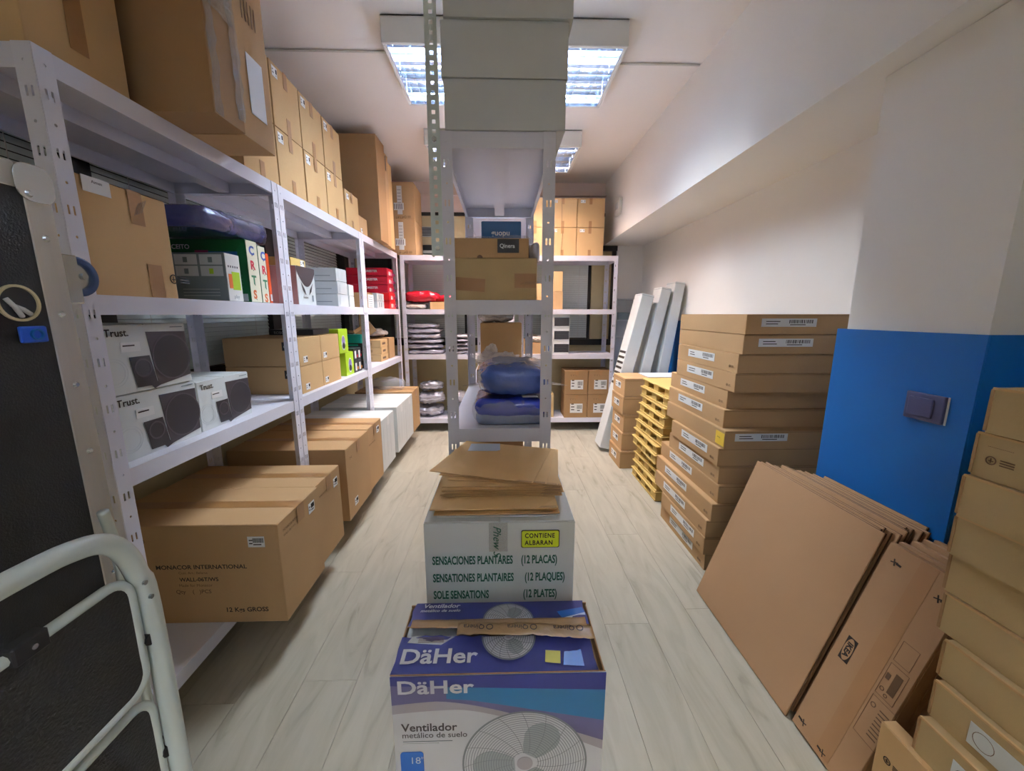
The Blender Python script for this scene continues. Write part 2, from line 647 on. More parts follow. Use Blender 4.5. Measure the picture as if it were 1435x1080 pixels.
# laminate planks, one object each
pw, pl = 0.192, 1.285
pm = MB().box(0.0006, pw - 0.0006, 0.0006, pl - 0.0006, -0.009, 0).mesh('floor_plank', 'laminate')
i = 0
x = XL - 0.02
while x < XR:
    y = -2.2 - (i * 0.47 % 1.0) * pl
    while y < YB:
        if y + pl > -0.3 and x + pw <= XR + 0.25:
            o = put('floor_plank', pm, fl)
            o.location = (x, y, 0)
        y += pl
    x += pw
    i += 1
ce = struct(MB().box(XL - .1, XB + .05, YF, YB + .1, ZC, ZC + .08).build('ceiling', 'ceil'))
# beam along the right side: face, underside
struct(MB().box(XB, XR + .3, YF, YB + .1, 2.09, ZC + .08).build('trim_beam', 'wall'))
# right wall of the recess, with blue dado
wr = struct(MB().box(XR, XR + .1, YF, YB + .1, 0, 2.09).build('wall_right', 'wall'))
struct(MB().box(XR - .006, XR, YF, YB, 0, 1.24).build('trim_dado_right', 'blue_wall'))
# pillar
struct(MB().box(1.305, XR - .007, 1.015, 1.45, 0, 2.088).build('wall_pillar', 'wall'))
pd = MB()
pd.box(1.298, 1.305, 1.01, 1.485, 0, 1.245)
pd.box(1.305, XR - .007, 1.009, 1.015, 0, 1.245)
pd.box(1.305, 1.36, 1.45, 1.485, 0, 1.245)
struct(pd.build('trim_dado_pillar', 'blue_wall'))
# left wall and back wall
struct(MB().box(XL - .1, XL, YF, YB + .1, 0, ZC).build('wall_left', 'cream'))
wb = MB()
wb.box(XL, XR, YB, YB + .1, 0, 0.93)
wb.mi(1).box(XL, XR, YB, YB + .1, 2.44, ZC)
wb.mi(0).box(1.07, 1.20, YB, YB + .1, 0.93, 2.03)
wb.mi(2).box(1.36, XR, YB - .01, YB + .1, 0, 2.44)
wb.mi(0).box(XL, XR, YB + .04, YB + .1, 0.93, 2.44)
struct(wb.build('wall_back', ['cream', 'wall_pink', 'wall']))
struct(MB().box(1.36, XR, YB - .016, YB - .01, 0, 1.24).build('trim_dado_back', 'blue_wall'))
struct(MB().box(XL, XR, YF - .1, YF, 0, ZC).build('wall_front', 'wall'))
struct(MB().box(XL, XB, YB - .05, YB, 2.62, 2.635).build('trim_ceiling_joint', 'wall_pink'))
# back windows: black frames, panes, cream panel and grille above
wn = MB()
for z0, z1 in ((2.405, 2.44), (2.03, 2.085), (0.93, 1.0)):
    wn.box(XL, 1.36, YB - .03, YB + .03, z0, z1)
for xx in (-1.3, -0.42, 0.30, 1.04, 1.33):
    wn.box(xx - .018, xx + .018, YB - .028, YB + .03, 1.0, 2.03)
w2 = struct(wn.build('window_2', 'frame_black'))
MB().box(XL, 1.06, YB + .01, YB + .02, 1.0, 2.03).build('window_pane', 'glass', w2)
struct(MB().box(XL, XB + .16, YB - .012, YB + .03, 2.085, 2.405).build('trim_blind_box', 'cream'))
gr = thing('air_grille', 'small grey slatted air grille high on the back wall, left of the perforated steel strip', 'vent', (-0.94, YB - .02, 2.23))
MB().box(-.16, .16, -.008, .0, -.055, .055).build('grille_frame', 'pale_print', gr)
for k in range(6):
    MB().box(-.145, .145, -.014, -.009, -.045 + k * .016, -.037 + k * .016).build('grille_slat', 'dark_box', gr)
# left windows
wn = MB()
for z0, z1 in ((0.92, 1.01), (2.42, 2.5)):
    wn.box(XL, XL + .05, 0.2, 4.6, z0, z1)
for y0, y1 in ((1.60, 1.67), (2.78, 2.93), (4.02, 4.14)):
    wn.box(XL, XL + .075, y0, y1, 1.01, 2.42)
w1 = struct(wn.build('window_1', 'frame_black'))
MB().box(XL, XL + .012, 0.2, 4.6, 1.01, 2.42).build('window_pane', 'glass', w1)


def blind(label, axis, a0, a1, pos, z0, z1, pitch=0.025):
    """venetian blind along y (on the left wall) or x (on the back wall)"""
    t = thing('venetian_blind', label, 'blind', (pos, a0, z0) if axis == 'y' else (a0, pos, z0), 0 if axis == 'x' else PI / 2)
    L = a1 - a0
    tilt = math.radians(70)
    c, s_ = math.cos(tilt) * .0125, math.sin(tilt) * .0125
    b = MB()
    pts = [(-c, -s_), (0, 0.001), (c, s_)]
    sgn = 1 if axis == 'y' else -1
    for i in range(2):
        (p, q), (p2, q2) = pts[i], pts[i + 1]
        b.box(0, L, -.0004, .0004, 0, math.hypot(p2 - p, q2 - q),
              Matrix.Translation((0, sgn * p, q)) @ Matrix.Rotation(-sgn * math.atan2(p2 - p, q2 - q), 4, 'X'))
    me = b.mesh('slat', 'slat')
    n = int((z1 - z0 - .03) / pitch)
    for k in range(n):
        o = put('slat', me, t)
        o.location = (0, 0, 0.02 + k * pitch)
    MB().box(0, L, -.014, .014, z1 - z0 - .03, z1 - z0).build('head_rail', 'slat', t)
    MB().box(0, L, -.012, .012, 0, .012).build('bottom_rail', 'slat', t)
    for f in (.15, .85):
        MB().box(L * f - .0015, L * f + .0015, -.015, -.014, 0.01, z1 - z0 - .02).build('cord', 'cable', t)
    return t


blind('grey venetian blind on the left wall nearest the camera, behind the black case', 'y', .45, 1.59, XL + .045, 1.02, 2.41)
blind('grey venetian blind behind the green puzzle box shelf', 'y', 1.68, 2.77, XL + .045, 1.02, 2.41)
blind('grey venetian blind behind the grey carton stack on the left wall', 'y', 2.94, 4.01, XL + .045, 1.02, 2.41)
blind('grey venetian blind on the back wall behind the red bags', 'x', -1.27, -.44, YB - .045, 1.02, 2.02)
blind('grey venetian blind on the back wall behind the centre shelving', 'x', -.40, .28, YB - .045, 1.02, 2.02)
blind('grey venetian blind on the back wall at right, beside the black frame and cream column', 'x', .32, 1.02, YB - .045, 1.02, 2.02)


# ================================================================ CEILING LIGHTS
def fixture(label, x0, x1, y0, y1, tubem):
    t = thing('ceiling_light', label, 'light', ((x0 + x1) / 2, (y0 + y1) / 2, ZC - .127))
    w, d, h = x1 - x0, y1 - y0, .125
    b = MB()
    b.box(-w / 2, w / 2, -d / 2, -d / 2 + .02, 0, h).box(-w / 2, w / 2, d / 2 - .02, d / 2, 0, h)
    b.box(-w / 2, -w / 2 + .02, -d / 2 + .02, d / 2 - .02, 0, h).box(w / 2 - .02, w / 2, -d / 2 + .02, d / 2 - .02, 0, h)
    b.box(-w / 2, w / 2, -d / 2, d / 2, h - .01, h)
    b.build('housing', 'lamp_white', t, 0.003)
    MB().box(-w / 2 + .02, w / 2 - .02, -d / 2 + .02, d / 2 - .02, h - .014, h - .011).build('reflector', 'reflector', t)
    g = .0235
    b = MB()
    b.box(-w / 2 + .0205, w / 2 - .0205, -d / 2 + .0205, -d / 2 + g, .004, h - .015).box(-w / 2 + .0205, w / 2 - .0205, d / 2 - g, d / 2 - .0205, .004, h - .015)
    b.box(-w / 2 + .0205, -w / 2 + g, -d / 2 + g, d / 2 - g, .004, h - .015).box(w / 2 - g, w / 2 - .0205, -d / 2 + g, d / 2 - g, .004, h - .015)
    b.build('side_reflector', 'reflector', t)
    n = 4
    for k in range(n):
        yy = -d / 2 + d * (k + .5) / n
        MB().cyl((-w / 2 + .03, yy, .099), .009, w - .06, 'X', 12).build('fluorescent_tube', tubem, t, False)
    for k in range(1, n):
        yy = -d / 2 + d * k / n
        b = MB()
        b.prism([(-.0015, .0), (.0015, .0), (.004, .03), (.010, .06), (.017, .078), (-.017, .078), (-.010, .06), (-.004, .03)], w - .05,
                Matrix.Translation((-w / 2 + .025, yy, .002)) @ Matrix(((0, 0, 1, 0), (1, 0, 0, 0), (0, 1, 0, 0), (0, 0, 0, 1))))
        b.build('louvre_blade', 'reflector', t)
    nx = 12
    for k in range(1, nx):
        xx = -w / 2 + w * k / nx
        b = MB()
        for j in range(n):
            ya, yb = -d / 2 + d * j / n + .011, -d / 2 + d * (j + 1) / n - .011
            b.prism([(xx - .0012, .052), (xx - .0012, .003), (xx + .0012, .003), (xx + .0012, .052)], yb - ya,
                    Matrix.Translation((0, yb, 0)) @ Matrix(((1, 0, 0, 0), (0, 0, -1, 0), (0, 1, 0, 0), (0, 0, 0, 1))))
        b.build('louvre_fin', 'reflector', t)
    return t


fixture('large louvred ceiling light nearest the camera, half hidden by grey boxes', -.60, .655, 2.25, 2.86, 'tube')
fixture('smaller-looking louvred ceiling light at the far end of the ceiling', -.62, .66, 3.46, 4.07, 'tube_far')
fixture('louvred ceiling light behind the camera', -.60, .66, -1.40, -.79, 'tube_rear')
fixture('added unseen louvred ceiling light farthest behind the camera, fill for surfaces facing it', -.60, .66, -2.60, -1.99, 'tube_rear')  # added to put more light on surfaces that face the camera

c1 = tag(MB().tube([(-1.64, 2.53, ZC - .008), (-.61, 2.53, ZC - .008)], .006).build('ceiling_cable', 'cable'),
         'thin white cable run along ceiling from left wall to near light', 'cable')
c2 = tag(MB().tube([(.665, 2.60, ZC - .008), (1.19, 2.60, ZC - .008)], .006).build('ceiling_cable', 'cable'),
         'thin white cable run along ceiling between near light and right beam', 'cable')
em = thing('wall_sensor', 'small white plastic unit on beam face near back corner', 'sensor', (XB, 4.15, 2.36))
MB().box(-.035, -.001, -.07, .07, -.075, .075).build('casing', 'lamp_white', em, .006, 2)
MB().box(-.04, -.036, -.045, .045, -.02, .04).build('lens', 'pale_print', em)

# light switch on the pillar
sw = thing('light_switch', 'dark violet-grey rocker switch on the blue pillar', 'switch', (1.297, 1.125, 1.02))
MB().box(-.010, 0, -.055, .055, -.042, .042).build('switch_plate', 'switch', sw, .003, 2)
MB().box(-.0175, -.011, -.030, .040, -.029, .029).build('rocker', 'switch', sw, .002, 2)
MB().box(-.002, 0, -.060, -.0555, -.042, .042).build('plate_edge', 'white_print', sw)


# ================================================================ SHELVING
def holed_plate(b, w, L, holes, org, ux, uy):
    """planar strip w wide, L long; holes = (x, y, rx, ry) in rows, one hole per row band"""
    ux, uy, org = Vector(ux), Vector(uy), Vector(org)
    P = lambda x, y: tuple(org + ux * x + uy * y)
    y = 0.0
    rows = {}
    for hx, hy, rx, ry in holes:
        rows.setdefault(round(hy, 4), []).append((hx, rx, ry))
    for hy in sorted(rows):
        hs = sorted(rows[hy])
        m = max(h[2] for h in hs) + .003
        if hy - m > y:
            b.poly([P(0, y), P(w, y), P(w, hy - m), P(0, hy - m)])
        xs = 0.0
        for i, (hx, rx, ry) in enumerate(hs):
            xe = w if i == len(hs) - 1 else (hx + hs[i + 1][0]) / 2
            n = 8
            rim = [(hx + rx * math.cos(2 * PI * k / n + PI / 8), hy + ry * math.sin(2 * PI * k / n + PI / 8)) for k in range(n)]
            if rx != ry:
                rim = [(hx + rx * a, hy + ry * c) for a, c in ((1, .8), (.8, 1), (-.8, 1), (-1, .8), (-1, -.8), (-.8, -1), (.8, -1), (1, -.8))]
            out = [(xe, hy + m * .5), (hx + (xe - hx) * .5, hy + m), (hx - (hx - xs) * .5, hy + m), (xs, hy + m * .5),
                   (xs, hy - m * .5), (hx - (hx - xs) * .5, hy - m), (hx + (xe - hx) * .5, hy - m), (xe, hy - m * .5)]
            for k in range(8):
                l = (k + 1) % 8
                b.poly([P(*rim[k]), P(*out[k]), P(*out[l]), P(*rim[l])])
            for (cx, cy, a, c) in ((xe, hy + m, 0, 1), (xs, hy + m, 2, 3), (xs, hy - m, 4, 5), (xe, hy - m, 6, 7)):
                b.poly([P(*out[a]), P(cx, cy), P(*out[c])])
            xs = xe
        y = hy + m
    if y < L:
        b.poly([P(0, y), P(w, y), P(w, L), P(0, L)])


def post_mesh():
    """L-shaped upright with round holes and paired slots punched through"""
    b = MB()
    W, L = .042, 1.90
    hs = []
    k = 0
    z = .05
    while z < L - .03:
        if k % 2 == 0:
            hs += [(.014, z, .0028, .011), (.027, z, .0028, .011)]
        else:
            hs += [(.021, z, .0036, .0036)]
        z += .0625
        k += 1
    holed_plate(b, W, L, hs, (0, 0, 0), (1, 0, 0), (0, 0, 1))
    holed_plate(b, W, L, hs, (0, 0, 0), (0, 1, 0), (0, 0, 1))
    me = b.mesh('post', 'steel')
    bm = bmesh.new()
    bm.from_mesh(me)
    bmesh.ops.remove_doubles(bm, verts=bm.verts, dist=1e-5)
    bm.to_mesh(me)
    bm.free()
    return me


POST = post_mesh()
LIP = .052


def shelving(label, x0, x1, y0, y1, levels, long='y'):
    t = thing('shelving_unit', label, 'shelf', ((x0 + x1) / 2, (y0 + y1) / 2, 0))
    w, d = x1 - x0, y1 - y0
    for sx in (-1, 1):
        for sy in (-1, 1):
            o = put('post', POST, t)
            o.location = (sx * w / 2, sy * d / 2, 0)
            o.scale = (-sx, -sy, 1)
            FC = MB().box(-.001, .045, -.001, .045, 0.0005, .014).build('foot_cap', 'rubber', o)
            so = o.modifiers.new('thickness', 'SOLIDIFY')
            so.thickness = .0018
            so.offset = 0
    e = .0022
    X0, X1, Y0, Y1 = -w / 2 + e, w / 2 - e, -d / 2 + e, d / 2 - e
    for z in levels:
        b = MB()
        b.box(X0, X1, Y0, Y1, z - .002, z)
        th = .0012
        b.box(X0, X1, Y0, Y0 + th, z - LIP, z - .002).box(X0, X1, Y1 - th, Y1, z - LIP, z - .002)
        b.box(X0, X0 + th, Y0 + th, Y1 - th, z - LIP, z - .002).box(X1 - th, X1, Y0 + th, Y1 - th, z - LIP, z - .002)
        b.box(X0 + th, X0 + .013, Y0 + th, Y1 - th, z - LIP, z - LIP + .0012).box(X1 - .013, X1 - th, Y0 + th, Y1 - th, z - LIP, z - LIP + .0012)
        b.box(X0 + .013, X1 - .013, Y0 + th, Y0 + .013, z - LIP, z - LIP + .0012).box(X0 + .013, X1 - .013, Y1 - .013, Y1 - th, z - LIP, z - LIP + .0012)
        # stiffening channel under the tray
        s = b
        if long == 'y':
            s.box(-.026, .026, Y0 + .014, Y1 - .014, z - .046, z - .0445)
            s.box(-.026, -.0245, Y0 + .014, Y1 - .014, z - .0445, z - .002).box(.0245, .026, Y0 + .014, Y1 - .014, z - .0445, z - .002)
        else:
            s.box(X0 + .014, X1 - .014, -.026, .026, z - .022, z - .0205)
            s.box(X0 + .014, X1 - .014, -.026, -.0245, z - .0205, z - .002).box(X0 + .014, X1 - .014, .0245, .026, z - .0205, z - .002)
        b.build('shelf', 'steel_shelf', t)
    return t


LV = (1.90, 1.35, .87, .155)
L4, L3, L2, L1 = LV
shelving('pale lilac steel shelving unit nearest the camera on the left wall', -1.52, -1.05, 1.02, 1.985, LV)
shelving('pale lilac steel shelving unit in the middle of the left row', -1.52, -1.05, 1.99, 3.09, LV)
shelving('pale lilac steel shelving unit at the far end of the left row', -1.52, -1.05, 3.095, 4.11, LV)
shelving('pale steel shelving unit on back wall at left, holding silver bags', -1.05, .085, 4.215, 4.60, LV, 'x')
shelving('pale steel shelving unit on back wall at right, its middle shelves nearly bare', .09, 1.225, 4.215, 4.60, LV, 'x')
shelving('narrow steel shelving unit in the centre aisle, facing the camera end-on', -.205, .185, 1.43, 2.39, LV)
shelving('second narrow steel shelving unit in centre aisle, directly behind the first', -.205, .185, 2.40, 3.36, LV)

# perforated steel strip from the centre unit up to the ceiling
ps = thing('perforated_steel_strip', 'tall perforated galvanised steel strip bolted to centre shelving, reaching the ceiling', 'bracket', (-.240, 1.424, 1.50))
b = MB()
Ls = ZC - 1.502
holed_plate(b, .038, Ls, [(.019, .025 + k * .0285, .0058, .0062) for k in range(int((Ls - .03) / .0285))], (0, 0, 0), (1, 0, 0), (0, 0, 1))
b.poly([(0, 0, 0), (0, .036, 0), (0, .036, Ls), (0, 0, Ls)])
o = b.build('strip', 'galv', ps)
so = o.modifiers.new('thickness', 'SOLIDIFY')
so.thickness = .002
for z in (.026, .37):
    MB().cyl((.019, -.007, z), .0085, .006, 'Y', 6).build('bolt', 'zinc', ps)


# ================================================================ LEFT ROW, TOP SHELF
Z4 = L4 + .001
Z3 = L3 + .001
Z2 = L2 + .001
Z1 = L1 + .001


def big_tape(c, face, u, w, top, bot, h=None):
    c.dec(face, u, c.h - top, w, top, 'tape', 'packing_tape', t=.0006, off=.001)
    c.dec(face, u, 0, w, bot, 'tape', 'packing_tape', t=.0006, off=.001)


c = Carton(-1.50, -1.07, 1.03, 1.283, Z4, 2.55, 'card_gold', 'huge brown carton at the near end of the left top shelf', seam='y')
c.dec('right', .10, .05, .045, .16, 'tape', 'packing_tape', t=.0006, off=.001)
c = Carton(-1.45, -.865, 1.33, 1.475, Z4 + .0, 2.52, 'card_dark', 'dark brown carton overhanging the left top shelf, its side wrapped in shiny clear tape', seam='x')
def crumple(c, face, u0, v0, w, h, seed, amp=.006, m='tape_clear'):
    """strip of wrinkled clear tape stuck over a carton face"""
    r = random.Random(seed)
    F = c.f(face)
    nu, nv = 6, 22
    b = MB()
    for j in range(nv + 1):
        for i in range(nu + 1):
            e = 0 if 0 < i < nu else r.uniform(-.006, .006)
            b.v.append(tuple(F @ Vector((u0 + w * i / nu + e, v0 + h * j / nv, .001 + r.uniform(0, amp)))))
    for j in range(nv):
        for i in range(nu):
            a = j * (nu + 1) + i
            b.f.append((a, a + 1, a + nu + 2, a + nu + 1))
            b.m.append(0)
    o = b.build('clear_tape', m, c.o)
    so = o.modifiers.new('thickness', 'SOLIDIFY')
    so.thickness = .0006
    return o


crumple(c, 'right', .0, .0, .035, .60, 1)
crumple(c, 'right', .105, .03, .038, .57, 2)
crumple(c, 'right', .02, .30, .10, .16, 3, .009)
c = Carton(-1.45, -.872, 1.482, 1.665, Z4, 2.52, 'card', 'brown carton with white paper sheet on its side, overhanging left top shelf', seam='x')
c.dec('right', .05, .09, .09, .19, 'white_print', 'paper_sheet', off=.001)
for k in range(5):
    c.dec('right', .05 + k * .018, .38, .005, .07, 'ink_soft', 'printed_mark', t=.0005, off=.001)

# two rows of tan cartons in line
ys = [1.80, 2.075, 2.345, 2.615, 2.88]
gl = 'tan cartons in two tiers along the left top shelf'
names = ['nearest the overhanging cartons', 'second from the overhanging cartons', 'third from the overhanging cartons', 'farthest of its row']
for tier in (0, 1):
    for k in range(4):
        z0 = Z4 + tier * .286
        c = Carton(-1.42, -1.075, ys[k], ys[k + 1] - .014, z0, z0 + .284, 'card_gold',
                   'tan carton in the %s tier of the left top shelf, %s' % (('lower', 'upper')[tier], names[k]), seam='x', group=gl,
                   rz=random.uniform(-.01, .01))
        big_tape(c, 'right', .11, .035, .075, .075)
        c.bar('right', .015, .22, .045, .045, bars=.3, seed=k)
c = Carton(-1.36, -1.075, 2.90, 3.145, Z4, Z4 + .25, 'card_gold', 'single smaller tan carton beyond the double tier on left top shelf', seam='x')
big_tape(c, 'right', .10, .03, .07, .06)
c.bar('right', .02, .19, .04, .035, bars=.3)
c = Carton(-1.30, -1.08, 3.155, 3.34, Z4, Z4 + .14, 'card', 'smallest low carton on left top shelf in front of tall carton', seam='x')
c.bar('right', .03, .02, .035, .03, bars=.3)
c = Carton(-1.46, -.99, 3.40, 3.62, Z4, 2.70, 'card_dark', 'tall brown carton almost touching the ceiling, with taped black ring on front', seam='x')
MB().ring((.09, .36, 0), .032, .036, .003, c.f('front'), seg=20).build('cable_ring', 'black', c.o)
c.dec('front', .40, .62, .03, .03, 'tape', 'packing_tape')
c = Carton(-1.46, -1.0, 3.632, 3.75, Z4, 2.66, 'card', 'narrow tall carton just behind the ceiling-high carton', seam='x', rz=.012)
c.dec('right', .03, .62, .025, .12, 'black', 'dark_label')
c = Carton(-1.45, -1.01, 3.765, 3.90, Z4, 2.63, 'card_gold', 'second narrow tall carton standing behind the ceiling-high carton', seam='x', rz=-.01)

# back unit, top shelf
for k, (z0, z1) in enumerate(((Z4, 2.243), (2.244, 2.60))):
    c = Carton(-1.13, -.88, 4.22, 4.60, z0, z1, 'card', '%s of the two stacked corner cartons with long white paper labels' % ('lower', 'upper')[k], seam='y', rz=.01)
    c.dec('front', .08, .05, .05, .27, 'white_print', 'paper_label')
    c.dec('front', .045, .09, .10, .07, 'white_print', 'paper_label', off=.0009)
    for j in range(5):
        c.dec('front', .05 + j * .018, .10, .006, .05, 'ink', 'printed_mark', t=.0004, off=.002)
        c.dec('front', .085, .16 + j * .03, .035, .003, 'ink', 'printed_mark', t=.0004, off=.001)
    c.txt('front', .06, .01, .03, 'UP UP', 'ink_soft')
    c.marks('front', .14, .012, .03)
for tier in range(2):
    for k in range(4):
        x0 = -.07 + k * .285
        z0 = Z4 + tier * .284
        place = ['far left', 'second from the left', 'third from the left', 'beside the beam'][k]
        c = Carton(x0, x0 + .281, 4.24, 4.56, z0, z0 + .281, 'card_gold',
                   'tan carton on top of the back shelving, %s row, %s' % (('lower', 'upper')[tier], place), seam='y',
                   group='tan cartons on the back right top shelf', rz=random.uniform(-.008, .008))
        big_tape(c, 'front', .12, .03, .06, .06)
        c.bar('front', .03, .235, .05, .03, bars=.3, seed=k)
        if k == 2:
            c.dec('front', .125, .03, .004, .22, 'ink_soft', 'torn_seam', t=.0006, rot=random.uniform(-4, 4), off=.001)

# ================================================================ LEFT ROW, NEAR UNIT, UPPER SHELF
c = Carton(-1.45, -1.085, 1.07, 1.368, Z3, 1.655, 'card_gold', 'large tan carton standing at the near end of the left eye-level shelf', seam='x')
c.dec('right', .165, .21, .045, .095, 'tape', 'packing_tape', t=.001, off=.001)
c.dec('right', .195, .0, .05, .10, 'tape', 'packing_tape', t=.0006, off=.001)
c.dec('right', .04, .265, .075, .04, 'white_print', 'paper_label', off=.001)
c.txt('right', .065, .29, .011, 'Aimen', 'ink', off=.002, bold=.01)
c.marks('right', .27, .045, .035, m='ink')
for k in range(4):
    c.dec('right', .175 + k * .008, .235 + k * .004, .002, .045, 'tape_clear', 'tape_crease', t=.003, rot=-28, off=.002)

# green puzzle-mat box with letters on its spine, plus two more behind it
g = Carton(-1.42, -1.085, 1.755, 1.832, Z3, 1.612, 'green_box', 'green puzzle mat box with cream letter spine, in front of its twin', seam=None, name='puzzle_mat_box', body='box_body')
g.dec('front', .175, .15, .125, .06, 'blue_print', 'printed_panel')
g.dec('front', .125, .165, .055, .05, 'magenta', 'printed_panel', off=.0004)
g.dec('front', .27, .14, .03, .03, 'orange', 'printed_panel', off=.001)
g.txt('front', .03, .22, .026, 'CEITO', 'white_print', bold=.02)
g.txt('front', .04, .17, .034, 'PUZZLE', 'orange', bold=.02)
g.txt('front', .04, .135, .034, 'MAT', 'white_print', bold=.02)
for k in range(6):
    g.dec('front', .02, .02 + k * .018, .05, .003, 'print_green', 'printed_line', t=.0004)
    g.dec('front', .27, .03 + k * .016, .04, .003, 'print_green', 'printed_line', t=.0004)
g.dec('front', .275, .005, .05, .03, 'pale_print', 'printed_panel')


def spine(c, d):
    c.dec('right', .002, .002, d - .004, c.h - .004, 'spine', 'spine_panel', t=.0008)
    for k, (ch, m) in enumerate((('C', 'print_blue'), ('R', 'print_red'), ('T', 'print_green'), ('S', 'print_orange'))):
        c.txt('right', .018, c.h - .058 - k * .062, .05, ch, m, off=.001, bold=.04)
        c.dec('right', .034, c.h - .064 - k * .062, .004, .004, 'ink', 'printed_dot', t=.0005, off=.001)


spine(g, .077)
c = Carton(-1.42, -1.085, 1.835, 1.89, Z3, 1.60, 'green_box', 'second puzzle mat box, its cream letter spine beside the orange book', seam=None, name='puzzle_mat_box', body='box_body')
spine(c, .055)
c = Carton(-1.40, -1.083, 1.893, 1.915, Z3, 1.575, 'orange_box', 'slim bright orange book by the second shelf post', seam=None, name='orange_book', cat='book', body='book_block')
c.dec('right', .004, .01, .014, .03, 'white_print', 'printed_panel', t=.0004)
# grey board-game box with four pictures
g = Carton(-1.275, -1.075, 1.60, 1.685, Z3, 1.535, 'grey_print', 'grey box with four white picture squares standing before the green box', seam=None, name='game_box', body='box_body')
for i in range(2):
    for j in range(2):
        g.dec('front', .012 + i * .095, .095 + j * .043, .085, .038, 'pale_print', 'picture_square')
        g.dec('front', .045 + i * .095, .103 + j * .043, .016, .02, 'lime' if (i, j) == (1, 0) else 'grey_print', 'picture_detail', off=.001)
for k in range(3):
    g.dec('front', .03, .02 + k * .012, .14, .002, 'pale_print', 'printed_line', t=.0004)
g.dec('right', .001, .001, .083, .181, 'white_print', 'side_panel')
g.dec('right', .03, .045, .045, .07, 'lime', 'side_print', off=.001)
g.dec('right', .01, .05, .02, .055, 'print_orange', 'side_print', off=.001)
for k in range(5):
    g.dec('right', .012 + k * .013, .13, .006, .008, 'dark_box', 'side_print', off=.001, t=.0004)
g.txt('right', .03, .012, .02, 'play', 'grey_print', off=.001)

# dark blue plastic bag lying over the boxes
bag = thing('plastic_bag', 'dark blue plastic-wrapped bundle lying on top of the green puzzle box', 'bag', (-1.265, 1.74, 1.616), 0.0)
put('bag_body', pillow_mesh(.37, .46, .085, 'navy_bag', 3, .10, 9.0), bag)
put('bag_wrapper', pillow_mesh(.15, .26, .06, 'film', 5, .3, 3.0), bag).location = (.13, .05, .035)

# ---- near unit, middle shelf: three boxed speaker sets


def speaker_box(x0, x1, y0, y1, z0, z1, label, rz=0, tx=.045):
    c = Carton(x0, x1, y0, y1, z0, z1, 'white_box', label, seam='x', name='speaker_box', rz=rz, body='box_body', group='white boxed speaker sets')
    w, h = c.d, c.h
    F = c.f('right')
    sp_ = shape(c.o, F, [(w * .50, h * .88), (w * .985, h * .86), (w * .985, h * .12), (w * .56, h * .03)], 'spk_dark', 'subwoofer_picture')
    for r0, r1, m, of in ((0.0, .35, 'spk_disc', .0008), (.345, .37, 'spk_ring', .0010)):
        b = MB()
        if r0:
            b.ring((w * .77, h * .46, of), r0 * h, r1 * h, .0006, F, 36)
        else:
            b.prism([(w * .77 + r1 * h * math.cos(2 * PI * k / 36), h * .46 + r1 * h * math.sin(2 * PI * k / 36)) for k in range(36)], .0006, at(F, 0, 0, 0, of))
        b.build('woofer_picture', m, sp_)
    shape(c.o, F, [(w * .28, h * .52), (w * .50, h * .52), (w * .55, h * .05), (w * .32, h * .06)], 'spk_disc', 'satellite_picture', off=.0012)
    MB().ring((w * .41, h * .34, .0019), .12 * h, .145 * h, .0006, F, 28).build('satellite_ring', 'spk_ring', c.o)
    shape(c.o, F, [(w * .46, h * .08), (w * .54, h * .11), (w * .58, h * .04), (w * .50, h * .0)], 'spk_disc', 'remote_picture', off=.0015)
    c.txt('right', w * tx, h * .83, h * .15, 'Trust.', 'ink', bold=.015)
    c.dec('right', w * .22, h * .60, w * .20, h * .14, 'white_print', 'label_sticker', t=.0006)
    c.dec('right', w * .24, h * .68, w * .12, h * .02, 'ink', 'printed_line', t=.0004, off=.0008)
    c.dec('right', w * .80, h * .93, w * .16, h * .015, 'grey_print', 'printed_line', t=.0004)
    for rr in (.16, .20):
        MB().ring((w * .12, h * .32, 0), rr * h, rr * h + .001, .0004, F, 30).build('line_drawing', 'pale_print', c.o)
    return c


speaker_box(-1.42, -1.10, 1.095, 1.40, Z2, Z2 + .198, 'lower left of the three white boxed speaker sets, under another')
speaker_box(-1.42, -1.105, 1.412, 1.70, Z2, Z2 + .185, 'right hand of the three white boxed speaker sets, alone on the shelf')
speaker_box(-1.42, -1.095, 1.078, 1.385, Z2 + .2, Z2 + .40, 'topmost of the three white boxed speaker sets', tx=.085)

# ---- near unit, bottom shelf: long export cartons
c = Carton(-1.49, -.815, 1.312, 1.625, Z1, .553, 'card', 'long brown export carton with printed shipping text, nearest on the left bottom shelf', seam='x', tape='tape', tapew=.055)
c.txt('front', .222, .225, .0235, 'MONACOR INTERNATIONAL', 'ink', bold=.018, xs=1.05)
c.txt('front', .30, .205, .014, 'Cust. Art.: Belarus', 'ink_soft')
c.txt('front', .30, .175, .022, 'WALL-06T/WS', 'ink', bold=.018)
c.txt('front', .295, .153, .016, 'Made for Monacor', 'ink_soft')
c.txt('front', .28, .125, .022, 'Qty    (   )PCS', 'ink_soft', bold=.01)
c.txt('front', .45, .045, .026, '12 Kgs GROSS', 'ink', bold=.018)
c.txt('front', .08, .33, .022, 'CTNS   1 /20', 'ink')
c.bar('front', .565, .31, .06, .042, bars=.7)
c.txt('right', .03, .35, .015, 'MONACOR INTERNATIONAL', 'ink_soft', rot=0, xs=.8)
c.txt('right', .03, .33, .013, 'WALL-06T/WS', 'ink_soft', rot=0)
c.bar('right', .22, .315, .05, .045, bars=.6)
c = Carton(-1.49, -.835, 1.64, 1.90, Z1, .545, 'card', 'long brown carton right behind the one with shipping text on the bottom shelf', seam='x', tape='tape', tapew=.05)
c.bar('right', .18, .30, .045, .045, bars=.6)
c.txt('right', .03, .32, .013, 'MONACOR INTERNATIONAL', 'ink_soft', xs=.7)
